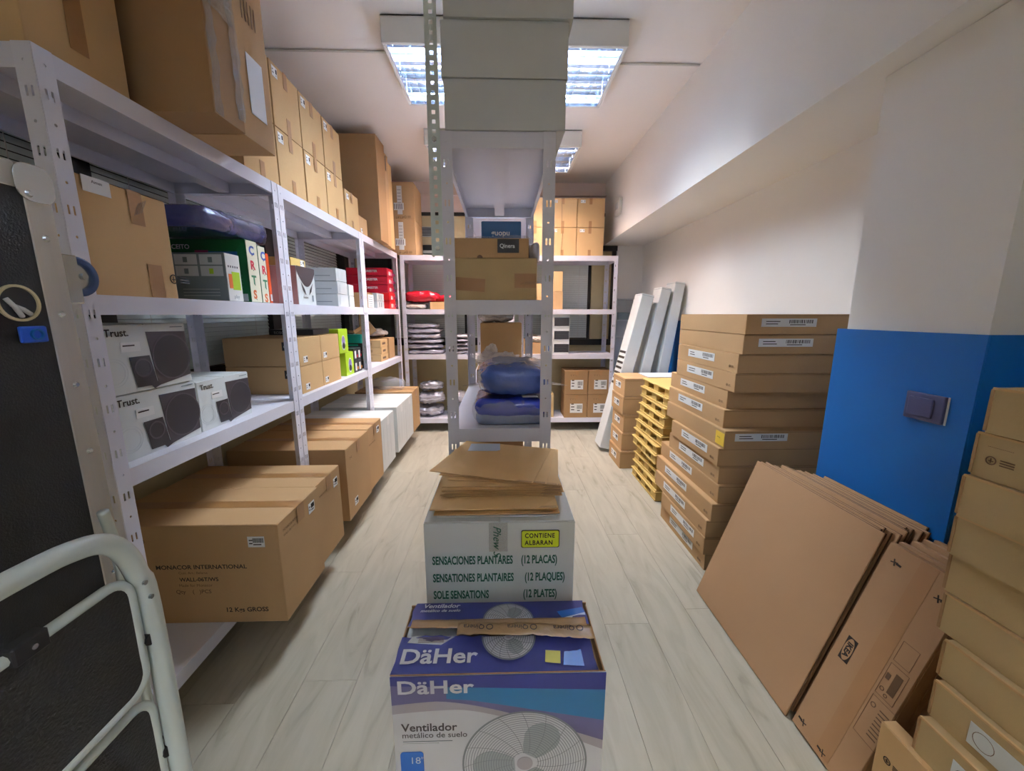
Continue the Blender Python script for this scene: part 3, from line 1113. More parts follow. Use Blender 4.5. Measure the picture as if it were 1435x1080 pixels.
c = Carton(-1.49, -.855, 2.037, 2.405, Z1, .575, 'card', 'long brown carton beside the second upright on the left bottom shelf', seam='x', tape='tape', tapew=.05)
c.bar('right', .08, .05, .05, .045, bars=.6)
c.txt('right', .05, .34, .03, '><', 'ink_soft')
c = Carton(-1.49, -.865, 2.415, 2.70, Z1, .575, 'card', 'long brown carton next to the white cartons on the left bottom shelf', seam='x', tape='tape', tapew=.05)
c.bar('right', .18, .34, .05, .045, bars=.6)
c.txt('right', .02, .30, .013, 'MONACOR INTERNATIONAL', 'ink_soft', xs=.7)
for k, (y0, y1, lb) in enumerate(((2.72, 3.044, 'long white carton beside the brown ones on the left bottom shelf'), (3.142, 3.43, 'middle long white carton on the left bottom shelf'),
                                  (3.435, 3.705, 'farthest long white carton on the left bottom shelf'))):
    c = Carton(-1.49, -.87, y0, y1, Z1, .545, 'white_box', lb, seam='x', name='white_carton', tape='white_print', tapew=.06)
    for j in range(3):
        c.dec('right', .04 + j * .085, .08, .004, .25, 'pale_print', 'printed_line', t=.0004)
c = Carton(-1.42, -.87, 3.715, 4.02, Z1, .56, 'card', 'brown carton at the far end of the left bottom shelf', seam='x', tape='tape')

# ================================================================ MIDDLE UNIT
# upper shelf
c = Carton(-1.32, -1.09, 2.17, 2.37, Z3, 1.555, 'white_box', 'white box with dark collar-shaped cut and pink side, by the second upright', seam=None, name='display_box', body='box_body')
c.dec('front', .002, .002, .226, .2, 'pink_side', 'side_panel')
F = c.f('right')
pts = [(.0, .2035)] + [(.0 + .2 * t, .2035 - .105 * math.sin(PI * (.08 + t * .84)) + .0) for t in [k / 14 for k in range(15)]] + [(.2, .2035)]
shape(c.o, F, pts, 'spk_dark', 'collar_print')
for s in (-1, 1):
    shape(c.o, F, [(.1 + s * .065, .12), (.1 + s * .045, .075), (.1 + s * .018, .055), (.1 + s * .03, .085)], 'dark_box', 'whisker_print', off=.0008)
c.txt('right', .05, .035, .018, 'headset', 'ink_soft')
c.dec('right', .15, .02, .018, .035, 'grey_print', 'printed_mark', t=.0004)
c = Carton(-1.28, -1.12, 2.18, 2.34, 1.557, 1.60, 'card_yellow', 'small flat tan carton lying on the white collar-print box', seam='x')
c.bar('right', .10, .005, .04, .033, bars=.3)
for k in range(3):
    c = Carton(-1.30, -1.09, 2.69, 2.86 - .004 * k, Z3 + k * .084, Z3 + k * .084 + .082, 'grey_box', '%s of the three grey cartons piled beside the white collar-print box' % ('lowest', 'middle one', 'topmost')[k],
               seam='x', name='grey_carton', rz=(-.01, .012, -.02)[k])
    c.dec('front', .07, .03, .10, .004, 'grey_print', 'printed_line', t=.0004)
    c.dec('right', .03, .015, .04, .05, 'pale_print', 'label_sticker', t=.0004)
for k in range(2):
    Carton(-1.28, -1.085, 2.875, 2.96, Z3 + k * .079, Z3 + k * .079 + .077, 'white_box', '%s small white carton next to the grey carton pile' % ('lower', 'upper')[k], seam='x', name='white_carton')
c = Carton(-1.36, -1.10, 3.30, 3.43, Z3, Z3 + .125, 'card_dark', 'small brown box with white printed end near the third upright', seam='x', name='small_box')
c.dec('right', .005, .005, .14, .105, 'white_print', 'end_label')
for j in range(5):
    c.dec('right', .02, .015 + j * .018, .09, .004, 'grey_print', 'printed_line', t=.0004, off=.001)
for k in range(2):
    c = Carton(-1.42, -1.085, 3.50, 3.70, Z3 + k * .066, Z3 + k * .066 + .064, 'grey_box', '%s pale box with striped white end in front of the red boxes' % ('lower', 'upper')[k], seam='x', name='pale_box')
    for j in range(4):
        c.dec('right', .02 + j * .028, .012, .015, .04, 'grey_print' if j % 2 else 'white_print', 'end_print', t=.0005)
for k in range(5):
    z0 = Z3 + k * .076
    c = Carton(-1.46, -1.07 - (.01 if k > 1 else 0), 3.83, 4.045 - .01 * (k % 2), z0, z0 + .0745, 'red_bright' if k < 2 else 'red',
               'red instrument box on the eye-level shelf, %s of the pile of five' % ('lowest', 'second from the bottom', 'middle one', 'second from the top', 'topmost')[k], seam=None, name='red_box', body='box_body')
    c.txt('front', .16, .035, .028, 'FORESTER', 'white_print', bold=.03)
    c.dec('right', .05, .012, .05, .035, 'white_print', 'label_sticker', t=.0005)
    c.dec('right', .17, .02, .10, .02, 'magenta', 'printed_strip', t=.0005)
    for j in range(3):
        c.dec('right', .11 + j * .014, .014, .006, .03, 'pale_print', 'printed_mark', t=.0004)

# middle shelf: four cartons, black label boxes, lime boxes, teal boxes
gq = 'brown cartons two by two on the middle shelf'
for tier in range(2):
    for k in range(2):
        y0 = 2.105 + k * .262
        z0 = Z2 + tier * .152
        c = Carton(-1.48, -1.085, y0, y0 + .258, z0, z0 + .15, 'card_gold',
                   'brown carton of the middle shelf block of four, %s layer, %s' % (('bottom', 'top')[tier], ('near second upright', 'beside lime boxes')[k]), seam='x', group=gq)
        bl = c.dec('front', .31, .085, .075, .045, 'black', 'black_label')
        c.txt('front', .318, .098, .022, 'Qinera', 'white_print', off=.001, on=bl)
        c.bar('right', .04 if k == 0 else .02, .015, .045, .035, bars=.35, seed=k + 3)
c = Carton(-1.38, -1.12, 2.36, 2.575, 1.178, 1.21, 'dark_box', 'flat black box with pale lettering lying on the brown carton block', seam=None, name='black_box', body='box_body')
c.txt('front', .03, .006, .022, 'ROBOTS', 'pale_print')
for k in range(2):
    z0 = Z2 + k * .166
    c = Carton(-1.22, -1.09, 2.735 - .09 * k, 2.875 - .08 * k, z0, z0 + .163, 'lime', '%s lime green box with lilac device picture' % ('lower', 'upper')[k], seam=None, name='lime_box', body='box_body')
    MB().prism([(.068 + .032 * math.cos(a * PI / 12), .07 + .052 * math.sin(a * PI / 12)) for a in range(24)], .0006, c.f('right')).build('device_halo', 'white_print', c.o)
    MB().prism([(.068 + .024 * math.cos(a * PI / 12), .085 + .030 * math.sin(a * PI / 12)) for a in range(24)], .0006, at(c.f('right'), 0, 0, 0, .0007)).build('device_picture', 'lilac', c.o)
    MB().prism([(.068 + .024 * math.cos(a * PI / 12), .05 + .022 * math.sin(a * PI / 12)) for a in range(24)], .0006, at(c.f('right'), 0, 0, 0, .0014)).build('device_picture', 'dark_box', c.o)
    c.txt('front', .02, .12, .02, 'Handy', 'white_print')
for k in range(2):
    for j in range(2):
        c = Carton(-1.24, -1.09, 2.885 + k * .078, 2.96 + k * .078, Z2 + j * .09, Z2 + j * .09 + .088, 'dark_box',
                   'small black and white printed box behind the lime boxes, %s %s' % (('bottom', 'top')[j], ('left', 'right')[k]), seam=None, name='small_box', body='box_body')
        c.dec('right', .015, .015, .03, .055, 'white_print', 'picture', t=.0005)
        c.dec('right', .055, .02, .02, .02, 'print_red' if j else 'orange', 'picture', t=.0005)
for k in range(4):
    z0 = Z2 + k * .068
    c = Carton(-1.44, -1.11, 2.975 + .145, 3.24 - .012 * k, z0, z0 + .066, 'teal' if k == 3 else 'dark_box',
               'black and teal electronics box, %s of four by the third upright' % ('lowest', 'second up', 'third up', 'topmost')[k], seam=None, name='teal_box', body='box_body', rz=.02 * (-1) ** k)
    c.dec('right', .01, .008, .1, .045, 'teal', 'teal_end', t=.0005)
    c.dec('front', .02, .045, .28, .012, 'teal', 'teal_band', t=.0005)
    c.dec('right', .03, .018, .04, .02, 'dark_box', 'printed_mark', t=.0004, off=.001)
for k in range(3):
    z0 = Z2 + k * .066
    c = Carton(-1.28, -1.10, 3.58, 3.78, z0, z0 + .064, 'card_gold', 'small kraft box on far middle shelf, %s of the pile of three' % ('bottom', 'middle', 'top')[k], seam='x', rz=(-.03, .02, -.02)[k])
    c.marks('front', .03, .015, .03)
    c.dec('right', .04, .02, .09, .02, 'ink_soft', 'printed_strip', t=.0004)
# opened kraft box on top of them
ob = thing('open_box', 'open kraft box tipped over on the pile of small kraft boxes', 'box', (-1.22, 3.62, Z2 + .245), .3)
ob.rotation_euler = (.2, -.62, .3)
b = MB()
b.box(-.08, .08, -.06, .06, 0, .004).box(-.08, -.076, -.06, .06, 0, .09).box(.076, .08, -.06, .06, 0, .09)
b.box(-.08, .08, -.06, -.056, 0, .09).box(-.08, .08, .056, .06, 0, .09)
b.build('box_body', 'card_gold', ob)
MB().box(-.078, .078, -.003, 0, 0, .06, Matrix.Translation((0, -.062, .09)) @ Matrix.Rotation(.9, 4, 'X')).build('flap', 'card_gold', ob)
MB().box(-.003, 0, -.058, .058, 0, .05, Matrix.Translation((-.081, 0, .09)) @ Matrix.Rotation(-.8, 4, 'Y')).build('flap', 'card_gold', ob)
Carton(-1.36, -1.10, 3.84, 4.03, Z2, Z2 + .20, 'card', 'plain brown box on the middle shelf near the back left corner', seam='x')
w = thing('plastic_bag', 'crumpled clear white bag on top of the plain corner box', 'bag', (-1.24, 3.93, Z2 + .203))
put('bag_body', pillow_mesh(.22, .22, .09, 'white_bag', 9, .4, 2.4), w)
w = thing('plastic_bag', 'crumpled clear bag resting on the farthest brown carton of the bottom shelf', 'bag', (-1.15, 3.85, .564))
put('bag_body', pillow_mesh(.4, .26, .13, 'film', 11, .4, 2.4), w)

# ================================================================ BACK UNIT, LEFT HALF


def bagobj(label, x, y, z, w, d, h, m, seed, amp=.22, rz=0, flat=3.0, name='plastic_bag', group=None):
    o = thing(name, label, 'bag', (x, y, z), rz, group)
    put('bag_body', pillow_mesh(w, d, h, m, seed, amp, flat), o)
    # welded end seam
    b = MB()
    n = 10
    for i in range(n):
        t0, t1 = i / n, (i + 1) / n
        z0_, z1_ = h * .45 + .006 * math.sin(t0 * 19 + seed), h * .45 + .006 * math.sin(t1 * 19 + seed)
        xs0, xs1 = -w * .42 + w * .84 * t0, -w * .42 + w * .84 * t1
        b.poly([(xs0, -d * .47, z0_), (xs1, -d * .47, z1_), (xs1, -d * .47 - .014, z1_ - .004), (xs0, -d * .47 - .014, z0_ - .004)])
    s = b.build('bag_seam', m, o)
    sm = s.modifiers.new('thickness', 'SOLIDIFY')
    sm.thickness = .0012
    return o


bagobj('white padded mailer lying beneath the upper red bag on the back shelf', -.93, 4.36, Z3, .24, .26, .07, 'white_bag', 2)
bagobj('shiny red bag on the white mailer, back shelf left', -.86, 4.37, Z3 + .072, .40, .26, .13, 'red_film', 4)
c = Carton(-.76, -.28, 4.24, 4.50, Z3, Z3 + .075, 'card_gold', 'flat kraft box under the lower red bag on the back shelf', seam='x')
bagobj('shiny red bag lying on the flat kraft box, back shelf', -.56, 4.37, Z3 + .077, .40, .24, .085, 'red_film', 6)
zz = Z2
for k in range(6):
    h = .060
    bagobj('silver grey plastic-wrapped garment, %s in the tall pile on the back shelf' % ('lowest', 'second up', 'third up', 'fourth up', 'fifth up', 'topmost')[k],
           -.85 + .012 * (-1) ** k, 4.37, zz, .44 - .012 * k, .27, h, 'silver_bag', 20 + k, .3, .04 * (-1) ** k, group='tall pile of silver bags')
    zz += h - .004
zz = Z2
for k in range(5):
    h = .046
    bagobj('silver grey wrapped garment, %s in the low pile beside the tall one' % ('lowest', 'second up', 'middle', 'fourth up', 'topmost')[k],
           -.47 + .01 * (-1) ** k, 4.37, zz, .30, .26, h, 'silver_bag', 40 + k, .3, .05 * (-1) ** k, group='low pile of silver bags')
    zz += h - .003
for k, (x, y, z, w, d, h) in enumerate(((-.83, 4.40, Z1, .34, .32, .15), (-.49, 4.40, Z1, .32, .32, .15), (-.80, 4.38, Z1 + .151, .32, .28, .14), (-.80, 4.38, Z1 + .292, .28, .24, .12), (-.49, 4.38, Z1 + .151, .28, .26, .15))):
    bagobj('crumpled silver bag on the lowest back shelf, %s' % ('bottom left', 'bottom right', 'middle of the heap', 'top of the heap', 'right side upper')[k],
           x, y, z, w, d, h, 'silver_bag', 60 + k, .42, .1 * k, 2.4, group='heap of silver bags')
# ---- back unit, right half
c = Carton(.33, .52, 4.26, 4.5, Z3, 1.62, 'card_gold', 'lower tan box behind the centre upright on back shelf', seam='y')
c.dec('front', .0, .12, .19, .003, 'tape', 'tape_edge', t=.0005)
c = Carton(.42, .64, 4.25, 4.45, Z3 + .0, 1.53, 'card', 'plain tan box on the upper back shelf seen right of the centre upright', seam='y')if False else Carton(.53, .655, 4.25, 4.45, Z3, 1.54, 'card', 'plain tan box on the upper back shelf seen right of the centre upright', seam='y')
Carton(.53, .65, 4.25, 4.45, 1.541, 1.745, 'card_gold', 'upper tan box stacked right of the centre upright on back shelf', seam='y')
for k in range(3):
    z0 = Z2 + k * .142
    c = Carton(.50, .735, 4.24, 4.42, z0, z0 + .14, 'white_box', '%s black-fronted white box on the middle back shelf' % ('lowest', 'middle', 'topmost')[k], seam='y', name='router_box', body='box_body')
    c.dec('front', .07, .018, .16, .09, 'dark_box', 'picture_panel')
    for j in range(4):
        c.dec('front', .085, .03 + j * .02, .12, .003, 'spk_ring', 'picture_line', t=.0004, off=.001)
    c.dec('front', .005, .03, .04, .06, 'blue_print' if k == 0 else 'pale_print', 'picture_panel')
Carton(.142, .29, 4.25, 4.45, Z2, Z2 + .16, 'card_dark', 'low brown box on middle back shelf seen through centre shelving', seam='y')
c = Carton(.30, .47, 4.25, 4.45, Z2, Z2 + .12, 'card', 'small brown box on middle back shelf left of the black-fronted boxes', seam='y')
bagobj('crumpled brown and white bag on the small brown box of the back shelf', .37, 4.35, Z2 + .123, .18, .18, .09, 'white_bag', 77, .4)
Carton(.20, .42, 4.25, 4.47, Z2 + .17 + .05 + .0, 1.29, 'dark_box', 'dark box at upper left of the middle back shelf', seam='y', name='dark_carton') if False else None
gs = 'small labelled cartons two by two on the lowest back shelf'
for tier in range(2):
    for k in range(2):
        x0 = .695 + k * .262
        z0 = Z1 + tier * .268
        c = Carton(x0, x0 + .256, 4.22, 4.50, z0, z0 + .264, 'card_dark', 'small brown carton on the lowest back shelf, %s %s of four' % (('lower', 'upper')[tier], ('left', 'right')[k]), seam='y', group=gs, bulge=.002)
        c.bar('front', .065, .055, .14, .105, bars=.45, seed=k + tier, lines=3)
        c.txt('front', .06, .20, .03, 'Y Y Y', 'ink_soft')
        c.dec('front', .12, .21, .03, .05, 'tape', 'packing_tape', t=.0005)
Carton(.38, .58, 4.24, 4.48, Z1, .42, 'card_olive', 'olive brown box on lowest back shelf half hidden by the centre upright', seam='y')

# ================================================================ CENTRE SHELVING CONTENT
zt = Z4
for k, (x0, x1, y0, h, rz) in enumerate(((-.185, .215, 1.425, .152, 0), (-.192, .218, 1.42, .163, .004), (-.178, .232, 1.41, .17, -.006), (-.18, .22, 1.43, .16, .01))):
    c = Carton(x0, x1, y0, y0 + .52, zt, zt + h - .001, 'grey_box', 'large plain grey carton on top of the centre shelving, %s of four' % ('lowest', 'second up', 'third up', 'topmost')[k],
               seam='y', name='grey_carton', rz=rz, bev=.003)
    c.dec('front', .004, h - .006, c.w - .008, .003, 'pale_print', 'lid_edge', t=.0005)
    zt += h
c = Carton(-.178, .128, 1.447, 1.75, Z3, 1.497, 'card_olive', 'kraft carton with two torn tape strips on the centre eye-level shelf', seam='x')
c.dec('front', .012, .035, .105, .045, 'tape', 'packing_tape', rot=-4, t=.001)
c.dec('front', .225, .042, .078, .05, 'tape', 'packing_tape', t=.001)
for k in range(4):
    c.dec('front', .245 + k * .012, .055, .002, .03, 'tape_clear', 'tape_crease', rot=-70, off=.001, t=.0015)
c.dec('front', .0, .15 - .006, .30, .002, 'ink_soft', 'lid_edge', t=.0004) if False else None
c = Carton(-.172, .098, 1.452, 1.68, 1.498, 1.565, 'card', 'low kraft mailing box with black logo label on the centre shelf', seam=None)
bl = c.dec('front', .158, .017, .077, .047, 'black', 'black_label')
c.txt('front', .166, .034, .020, 'Qinera', 'white_print', off=.001, on=bl, bold=.02, xs=.95)
MB().cyl((-.04, -.1155, 0), .010, .002, 'Y', 16).build('thumb_notch', 'card_core', c.o)
w = thing('plastic_bag', 'clear wrapped roll beside the low mailing box on the centre shelf', 'bag', (.125, 1.62, 1.4985))
put('bag_body', pillow_mesh(.05, .2, .07, 'silver_bag', 12, .3, 3), w)
w = thing('plastic_bag', 'clear crumpled plastic behind the low mailing box on the centre shelf', 'bag', (-.05, 1.78, Z3 + .15))
w.location = (-.02, 1.80 - .0, 1.4985 + .068)
w.location = (-.0, 1.60, 1.5665)
put('bag_body', pillow_mesh(.30, .14, .03, 'film', 13, .4, 3), w)
c = Carton(-.09, .09, 1.86, 1.90, Z3, 1.712, 'folder_blue', 'blue folder box with white scribble standing on the centre shelf', seam=None, name='folder_box', body='box_body')
c.txt('front', .045, .30, .034, 'guopu', 'white_print', rot=0, bold=.02)
c = Carton(.09, .16, 1.80, 1.93, Z3, Z3 + .05, 'white_box', 'small white box at the right edge of the centre eye-level shelf', seam='x', name='white_carton')if False else None
# middle centre shelf
bb = thing('folded_cloth_pack', 'royal blue folded textile in clear wrap, lowest on the centre shelf', 'bag', (.04, 1.62, Z2))
put('textile', pillow_mesh(.30, .30, .055, 'grey_cloth', 31, .05, 8.0), bb)
put('textile', pillow_mesh(.305, .31, .075, 'blue_cloth', 32, .08, 6.0), bb).location = (0, 0, .034)
put('wrapper', pillow_mesh(.325, .33, .11, 'film', 33, .12, 5.0), bb)
decal(bb, Matrix.Translation((0, 0, .112)), .04, -.15, .06, .035, 'white_print', 'label_sticker', rot=4)
bb = thing('plastic_bag', 'plump steel blue plastic pouch lying on the folded textile', 'bag', (.05, 1.62, Z2 + .115))
put('pouch', pillow_mesh(.31, .30, .13, 'blue_bag', 35, .12, 3.2), bb)
b = MB()
for sx, sy in ((-1, -1), (1, -1)):
    b.prism([(sx * .12, -.13), (sx * .20, -.165), (sx * .13, -.06)], .002, Matrix.Translation((0, 0, .045)))
b.build('pouch_corner', 'film', bb)
put('pouch_panel_sheen', pillow_mesh(.27, .27, .128, 'grey_cloth', 35, .12, 3.2), bb).location = (.01, .022, .008)  # grey upper half: pale panel, plus grazing sheen put into its colour
# second centre unit
c = Carton(-.16, .15, 2.95, 3.25, Z2, 1.235, 'card_gold', 'tan open carton filled with plastic bags on the rear centre shelf', seam='x')
bagobj('crumpled white plastic bag on the tan carton of the rear centre shelf', -.04, 3.10, 1.237, .30, .28, .09, 'white_bag', 81, .4)
c = Carton(-.16, .13, 2.45, 2.75, Z2, Z2 + .085, 'card', 'low kraft carton at the front of the rear centre shelf', seam='x')
bagobj('heap of crumpled white plastic on low kraft carton in rear centre shelf', -.02, 2.60, Z2 + .087, .31, .28, .10, 'white_bag', 83, .45)
bagobj('second crumpled bag heaped at the left of the rear centre shelf', -.09, 2.85, Z2 + .001, .13, .09, .22, 'white_bag', 84, .45)
Carton(-.16, .14, 2.50, 2.95, Z1, .5, 'card_dark', 'brown carton on the lowest rear centre shelf', seam='x')
c = Carton(-.15, .14, 1.50, 1.95, Z1, .45, 'card', 'brown carton on the lowest centre shelf behind the white box', seam='x')

# ================================================================ FOREGROUND CENTRE
# white box with green lettering
c = Carton(-.212, .196, .962, 1.385, 0.0, .752, 'white_box', 'white carton with green lettering standing between fan box and centre shelving', seam='y', name='white_carton')
WBX = c
for v, s1, s2, u2 in ((.628, 'SENSACIONES PLANTARES', '(12 PLACAS)', .262), (.575, 'SENSATIONES PLANTAIRES', '(12 PLAQUES)', .272), (.523, 'SOLE SENSATIONS', '(12 PLATES)', .268)):
    c.txt('front', .020, v, .034, s1, 'green_ink', bold=.03, xs=.54)
    c.txt('front', u2, v, .034, s2, 'green_ink', bold=.03, xs=.54)
c.dec('front', .262, .675, .104, .052, 'ink', 'sticker_border', rr=.005, t=.0006)
ysk = c.dec('front', .264, .677, .100, .048, 'yellow_green', 'yellow_sticker', rr=.005, t=.0006, off=.0007)
c.txt('front', .272, .705, .0185, 'CONTIENE', 'ink', off=.0014, on=ysk, bold=.03, xs=.80, sp=1.15)
c.txt('front', .272, .684, .0185, 'ALBARAN', 'ink', off=.0014, on=ysk, bold=.03, xs=.84, sp=1.15)
c.dec('front', .175, .665, .05, .085, 'tape_clear', 'clear_tape', off=.0004, t=.0005)
c.txt('front', .187, .742, .030, 'Phew S', 'green_ink', rot=-90, off=.001, shear=.4)
# manila envelopes stacked on it
specs = []
z = .753
cols = 12
pos = ('lowest', 'second', 'third', 'fourth', 'fifth', 'sixth', 'seventh', 'eighth', 'ninth')
rn = random.Random(5)
tb = tag(MB().box(-.165, .165, -.20, .20, 0, .0035).build('paper_sheet', 'white_print'), 'white sheet lying on the white carton under all the envelopes', 'paper')
tb.location = (-.015, 1.185, z)
z += .004


def envelope(label, x, y, rz, w, d, t, m='manila'):
    global z
    o = thing('manila_envelope', label, 'envelope', (x, y, z), rz, 'manila envelopes on the white carton')
    n = 6
    b = MB()
    g = lambda u, v: t * .35 + t * .65 * min(1, 4 * math.sin(PI * u) ** .6 * math.sin(PI * v) ** .6)
    ph = rn.uniform(0, 6)
    V = []
    for zt_ in (0, 1):
        for j in range(n + 1):
            for i in range(n + 1):
                u, v = i / n, j / n
                V.append((-w / 2 + w * u, -d / 2 + d * v, g(u, v) if zt_ else 0.0))
    b.v += V
    N = (n + 1) ** 2
    for j in range(n):
        for i in range(n):
            a = j * (n + 1) + i
            b.f += [(a, a + n + 1, a + n + 2, a + 1), (N + a, N + a + 1, N + a + n + 2, N + a + n + 1)]
            b.m += [0, 0]
    for i in range(n):
        for a, c_ in ((i, i + 1), (n * (n + 1) + i, n * (n + 1) + i + 1), (i * (n + 1), (i + 1) * (n + 1)), (i * (n + 1) + n, (i + 1) * (n + 1) + n)):
            b.f.append((a, c_, N + c_, N + a))
            b.m.append(0)
    b.build('envelope_body', m, o)
    MB().box(-w / 2 + .004, w / 2 - .004, -d / 2 - .0002, -d / 2 + .012, t * .2, t * .36).build('envelope_fold', 'card', o)
    z += t + .0003
    return o


for k in range(4):
    envelope('thick manila envelope, %s of the lower group resting on the white carton' % ('lowest', 'second up', 'third up', 'fourth up')[k],
             -.02 + rn.uniform(-.008, .008), 1.16 - .012 * (k % 2), rn.uniform(-.02, .02), .345 - .01 * (k % 2), .34, .0068)
for k in range(6):
    envelope('manila envelope, %s of the squarely piled middle group' % ('lowest', 'second up', 'third up', 'fourth up', 'fifth up', 'sixth up')[k],
             .0 + rn.uniform(-.006, .006), 1.205 + rn.uniform(-.006, .006), rn.uniform(-.018, .018), .345, .32, .0048)
envelope('manila envelope twisted slightly clockwise just beneath the top pair', .02, 1.215, -.14, .325, .30, .004)
envelope('manila envelope twisted further clockwise, right under the top one', .0, 1.225, -.22, .325, .30, .004)
envelope('topmost manila envelope, twisted clockwise with a paper slip on it', -.025, 1.23, -.30, .325, .30, .004)
sl = tag(MB().prism([(-.055, -.03), (.045, -.03), (.058, -.022), (.056, .045), (-.05, .045)], .0008).build('paper_slip', 'paper'),
         'small pale blue-white paper slip on the top envelope', 'paper')
sl.location = (-.065, 1.33, z + .0002)
sl.rotation_euler = (0, 0, -.02)

# fan box ------------------------------------------------------------------
FX0, FX1, FY0, FY1, FZ = -.245, .225, .72, .93, .53
fo = thing('fan_box', 'battered blue and silver fan box with torn lid at the front', 'box', ((FX0 + FX1) / 2, (FY0 + FY1) / 2, 0))
fw, fd = FX1 - FX0, FY1 - FY0
b = MB()
tk = .004
b.box(-fw / 2, fw / 2, -fd / 2, -fd / 2 + tk, 0, FZ).box(-fw / 2, fw / 2, fd / 2 - tk, fd / 2, 0, FZ)
b.box(-fw / 2, -fw / 2 + tk, -fd / 2 + tk, fd / 2 - tk, 0, FZ - .006).box(fw / 2 - tk, fw / 2, -fd / 2 + tk, fd / 2 - tk, 0, FZ - .006)
b.box(-fw / 2 + tk, fw / 2 - tk, -fd / 2 + tk, fd / 2 - tk, 0, .004)
b.build('box_walls', 'card_dark', fo, .001)
# inner flaps, then a dark sheet standing in for the shaded inside
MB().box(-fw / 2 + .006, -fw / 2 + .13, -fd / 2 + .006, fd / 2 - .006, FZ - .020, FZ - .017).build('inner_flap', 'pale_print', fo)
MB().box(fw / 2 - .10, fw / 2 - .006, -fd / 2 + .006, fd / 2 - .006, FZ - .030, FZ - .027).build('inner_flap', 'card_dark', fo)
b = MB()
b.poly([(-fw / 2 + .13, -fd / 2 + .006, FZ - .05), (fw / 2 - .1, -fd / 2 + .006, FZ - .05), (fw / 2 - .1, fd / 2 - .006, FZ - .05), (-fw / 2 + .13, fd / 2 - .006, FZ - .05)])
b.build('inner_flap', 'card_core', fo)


def flap(x0, x1, y0, y1, zf, m, name, seed, core=True):
    """printed lid flap with a wavy torn free edge"""
    r = random.Random(seed)
    n = 24
    b = MB()
    V = []
    for j in range(4):
        for i in range(n + 1):
            u, v = i / n, j / 3
            yy = y0 + (y1 - y0) * v
            if j == 3:
                yy += r.uniform(-.004, .003)
            V.append((x0 + (x1 - x0) * u + (r.uniform(-.003, .003) if i in (0, n) else 0), yy, zf(u, v)))
    b.v += V
    for j in range(3):
        for i in range(n):
            a = j * (n + 1) + i
            b.f.append((a, a + 1, a + n + 2, a + n + 1))
            b.m.append(0)
    o = b.build(name, [m, 'card_dark'], fo)
    s = o.modifiers.new('thickness', 'SOLIDIFY')
    s.thickness = .003
    s.offset = -1
    s.material_offset_rim = 1
    return o


zf = lambda u, v: FZ + .004 + .003 * v * math.sin(u * 9) + .006 * v
zbk = lambda u, v: FZ + .004 + .010 * v + .003 * v * math.sin(u * 7 + 1)
flap(-fw / 2 + .002, fw / 2 - .018, -fd / 2, -.012, zf, 'box_blue', 'front_flap', 1)
flap(-fw / 2 + .012, fw / 2 - .012, fd / 2, .012, zbk, 'box_blue', 'back_flap', 2)
TOP = Matrix.Translation((-fw / 2, -fd / 2, FZ + .0052)) @ Matrix.Rotation(math.radians(2.0), 4, 'X')
BTOP = Matrix.Translation((-fw / 2, fd / 2, FZ + .0052)) @ Matrix.Rotation(math.radians(-7.0), 4, 'X') @ Matrix.Translation((0, -fd / 2 + .008 + .0, .004))
text('DäHer', .052, 'white_print', fo, at(TOP, .012, .022, 0, .003), bold=.022, xs=1.2, name='brand_lettering')


def fan_picture(mx, cx, cy, r, cut=None, name='fan_picture', half=None, dens=1.0):
    """printed desk-fan picture: cage rings, spokes, blades and hub"""
    lim = lambda x, y: True if half is None else half(x, y)
    def clipped(pts):
        return [p for p in pts if lim(*p)]
    disc = clipped([(cx + r * math.cos(2 * PI * k / 60), cy + r * math.sin(2 * PI * k / 60)) for k in range(60)])
    shape(fo, mx, disc, 'box_grey', name)
    for a0 in (25, 150, 262):
        pts = []
        for k in range(16):
            a = math.radians(a0 + (k / 15) * 70)
            rr = r * (.35 + .50 * math.sin(PI * k / 15) ** .5)
            pts.append((cx + rr * math.cos(a), cy + rr * math.sin(a)))
        pts += [(cx + r * .2 * math.cos(math.radians(a0 + 70)), cy + r * .2 * math.sin(math.radians(a0 + 70))), (cx + r * .2 * math.cos(math.radians(a0)), cy + r * .2 * math.sin(math.radians(a0)))]
        if all(lim(*p) for p in pts):
            shape(fo, mx, pts, 'fan_blade', 'blade_picture', off=.0007)
    b = MB()
    B = lambda p, q, wd: None
    n = int(9 * dens)
    seg = 72
    for k in range(n + 1):
        rr = r * (.22 + .78 * k / n)
        wd = .0007 if k < n else .0022
        for j in range(seg):
            a, c_ = 2 * PI * j / seg, 2 * PI * (j + 1) / seg
            P = [(cx + q * math.cos(t), cy + q * math.sin(t)) for q, t in ((rr - wd, a), (rr + wd, a), (rr + wd, c_), (rr - wd, c_))]
            if all(lim(*p) for p in P):
                b.poly([tuple(mx @ Vector((p[0], p[1], .0016))) for p in P])
    for k in range(16):
        a = 2 * PI * k / 16 + .1
        for q in range(8):
            r0, r1 = r * (.2 + .1 * q), r * (.2 + .1 * (q + 1))
            sw0, sw1 = a + .35 * q / 8, a + .35 * (q + 1) / 8
            P = [(cx + r0 * math.cos(sw0), cy + r0 * math.sin(sw0)), (cx + r1 * math.cos(sw1), cy + r1 * math.sin(sw1))]
            if all(lim(*p) for p in P):
                p0, p1 = Vector(P[0]), Vector(P[1])
                nn = (p1 - p0).normalized().orthogonal() * .0006
                b.poly([tuple(mx @ Vector((p.x, p.y, .0017))) for p in (p0 - nn, p0 + nn, p1 + nn, p1 - nn)])
    b.build('fan_cage_picture', 'fan_wire', fo)
    hub = clipped([(cx + r * .13 * math.cos(2 * PI * k / 24), cy + r * .13 * math.sin(2 * PI * k / 24)) for k in range(24)])
    if len(hub) > 12:
        shape(fo, mx, hub, 'box_silver', 'hub_picture', off=.0019)


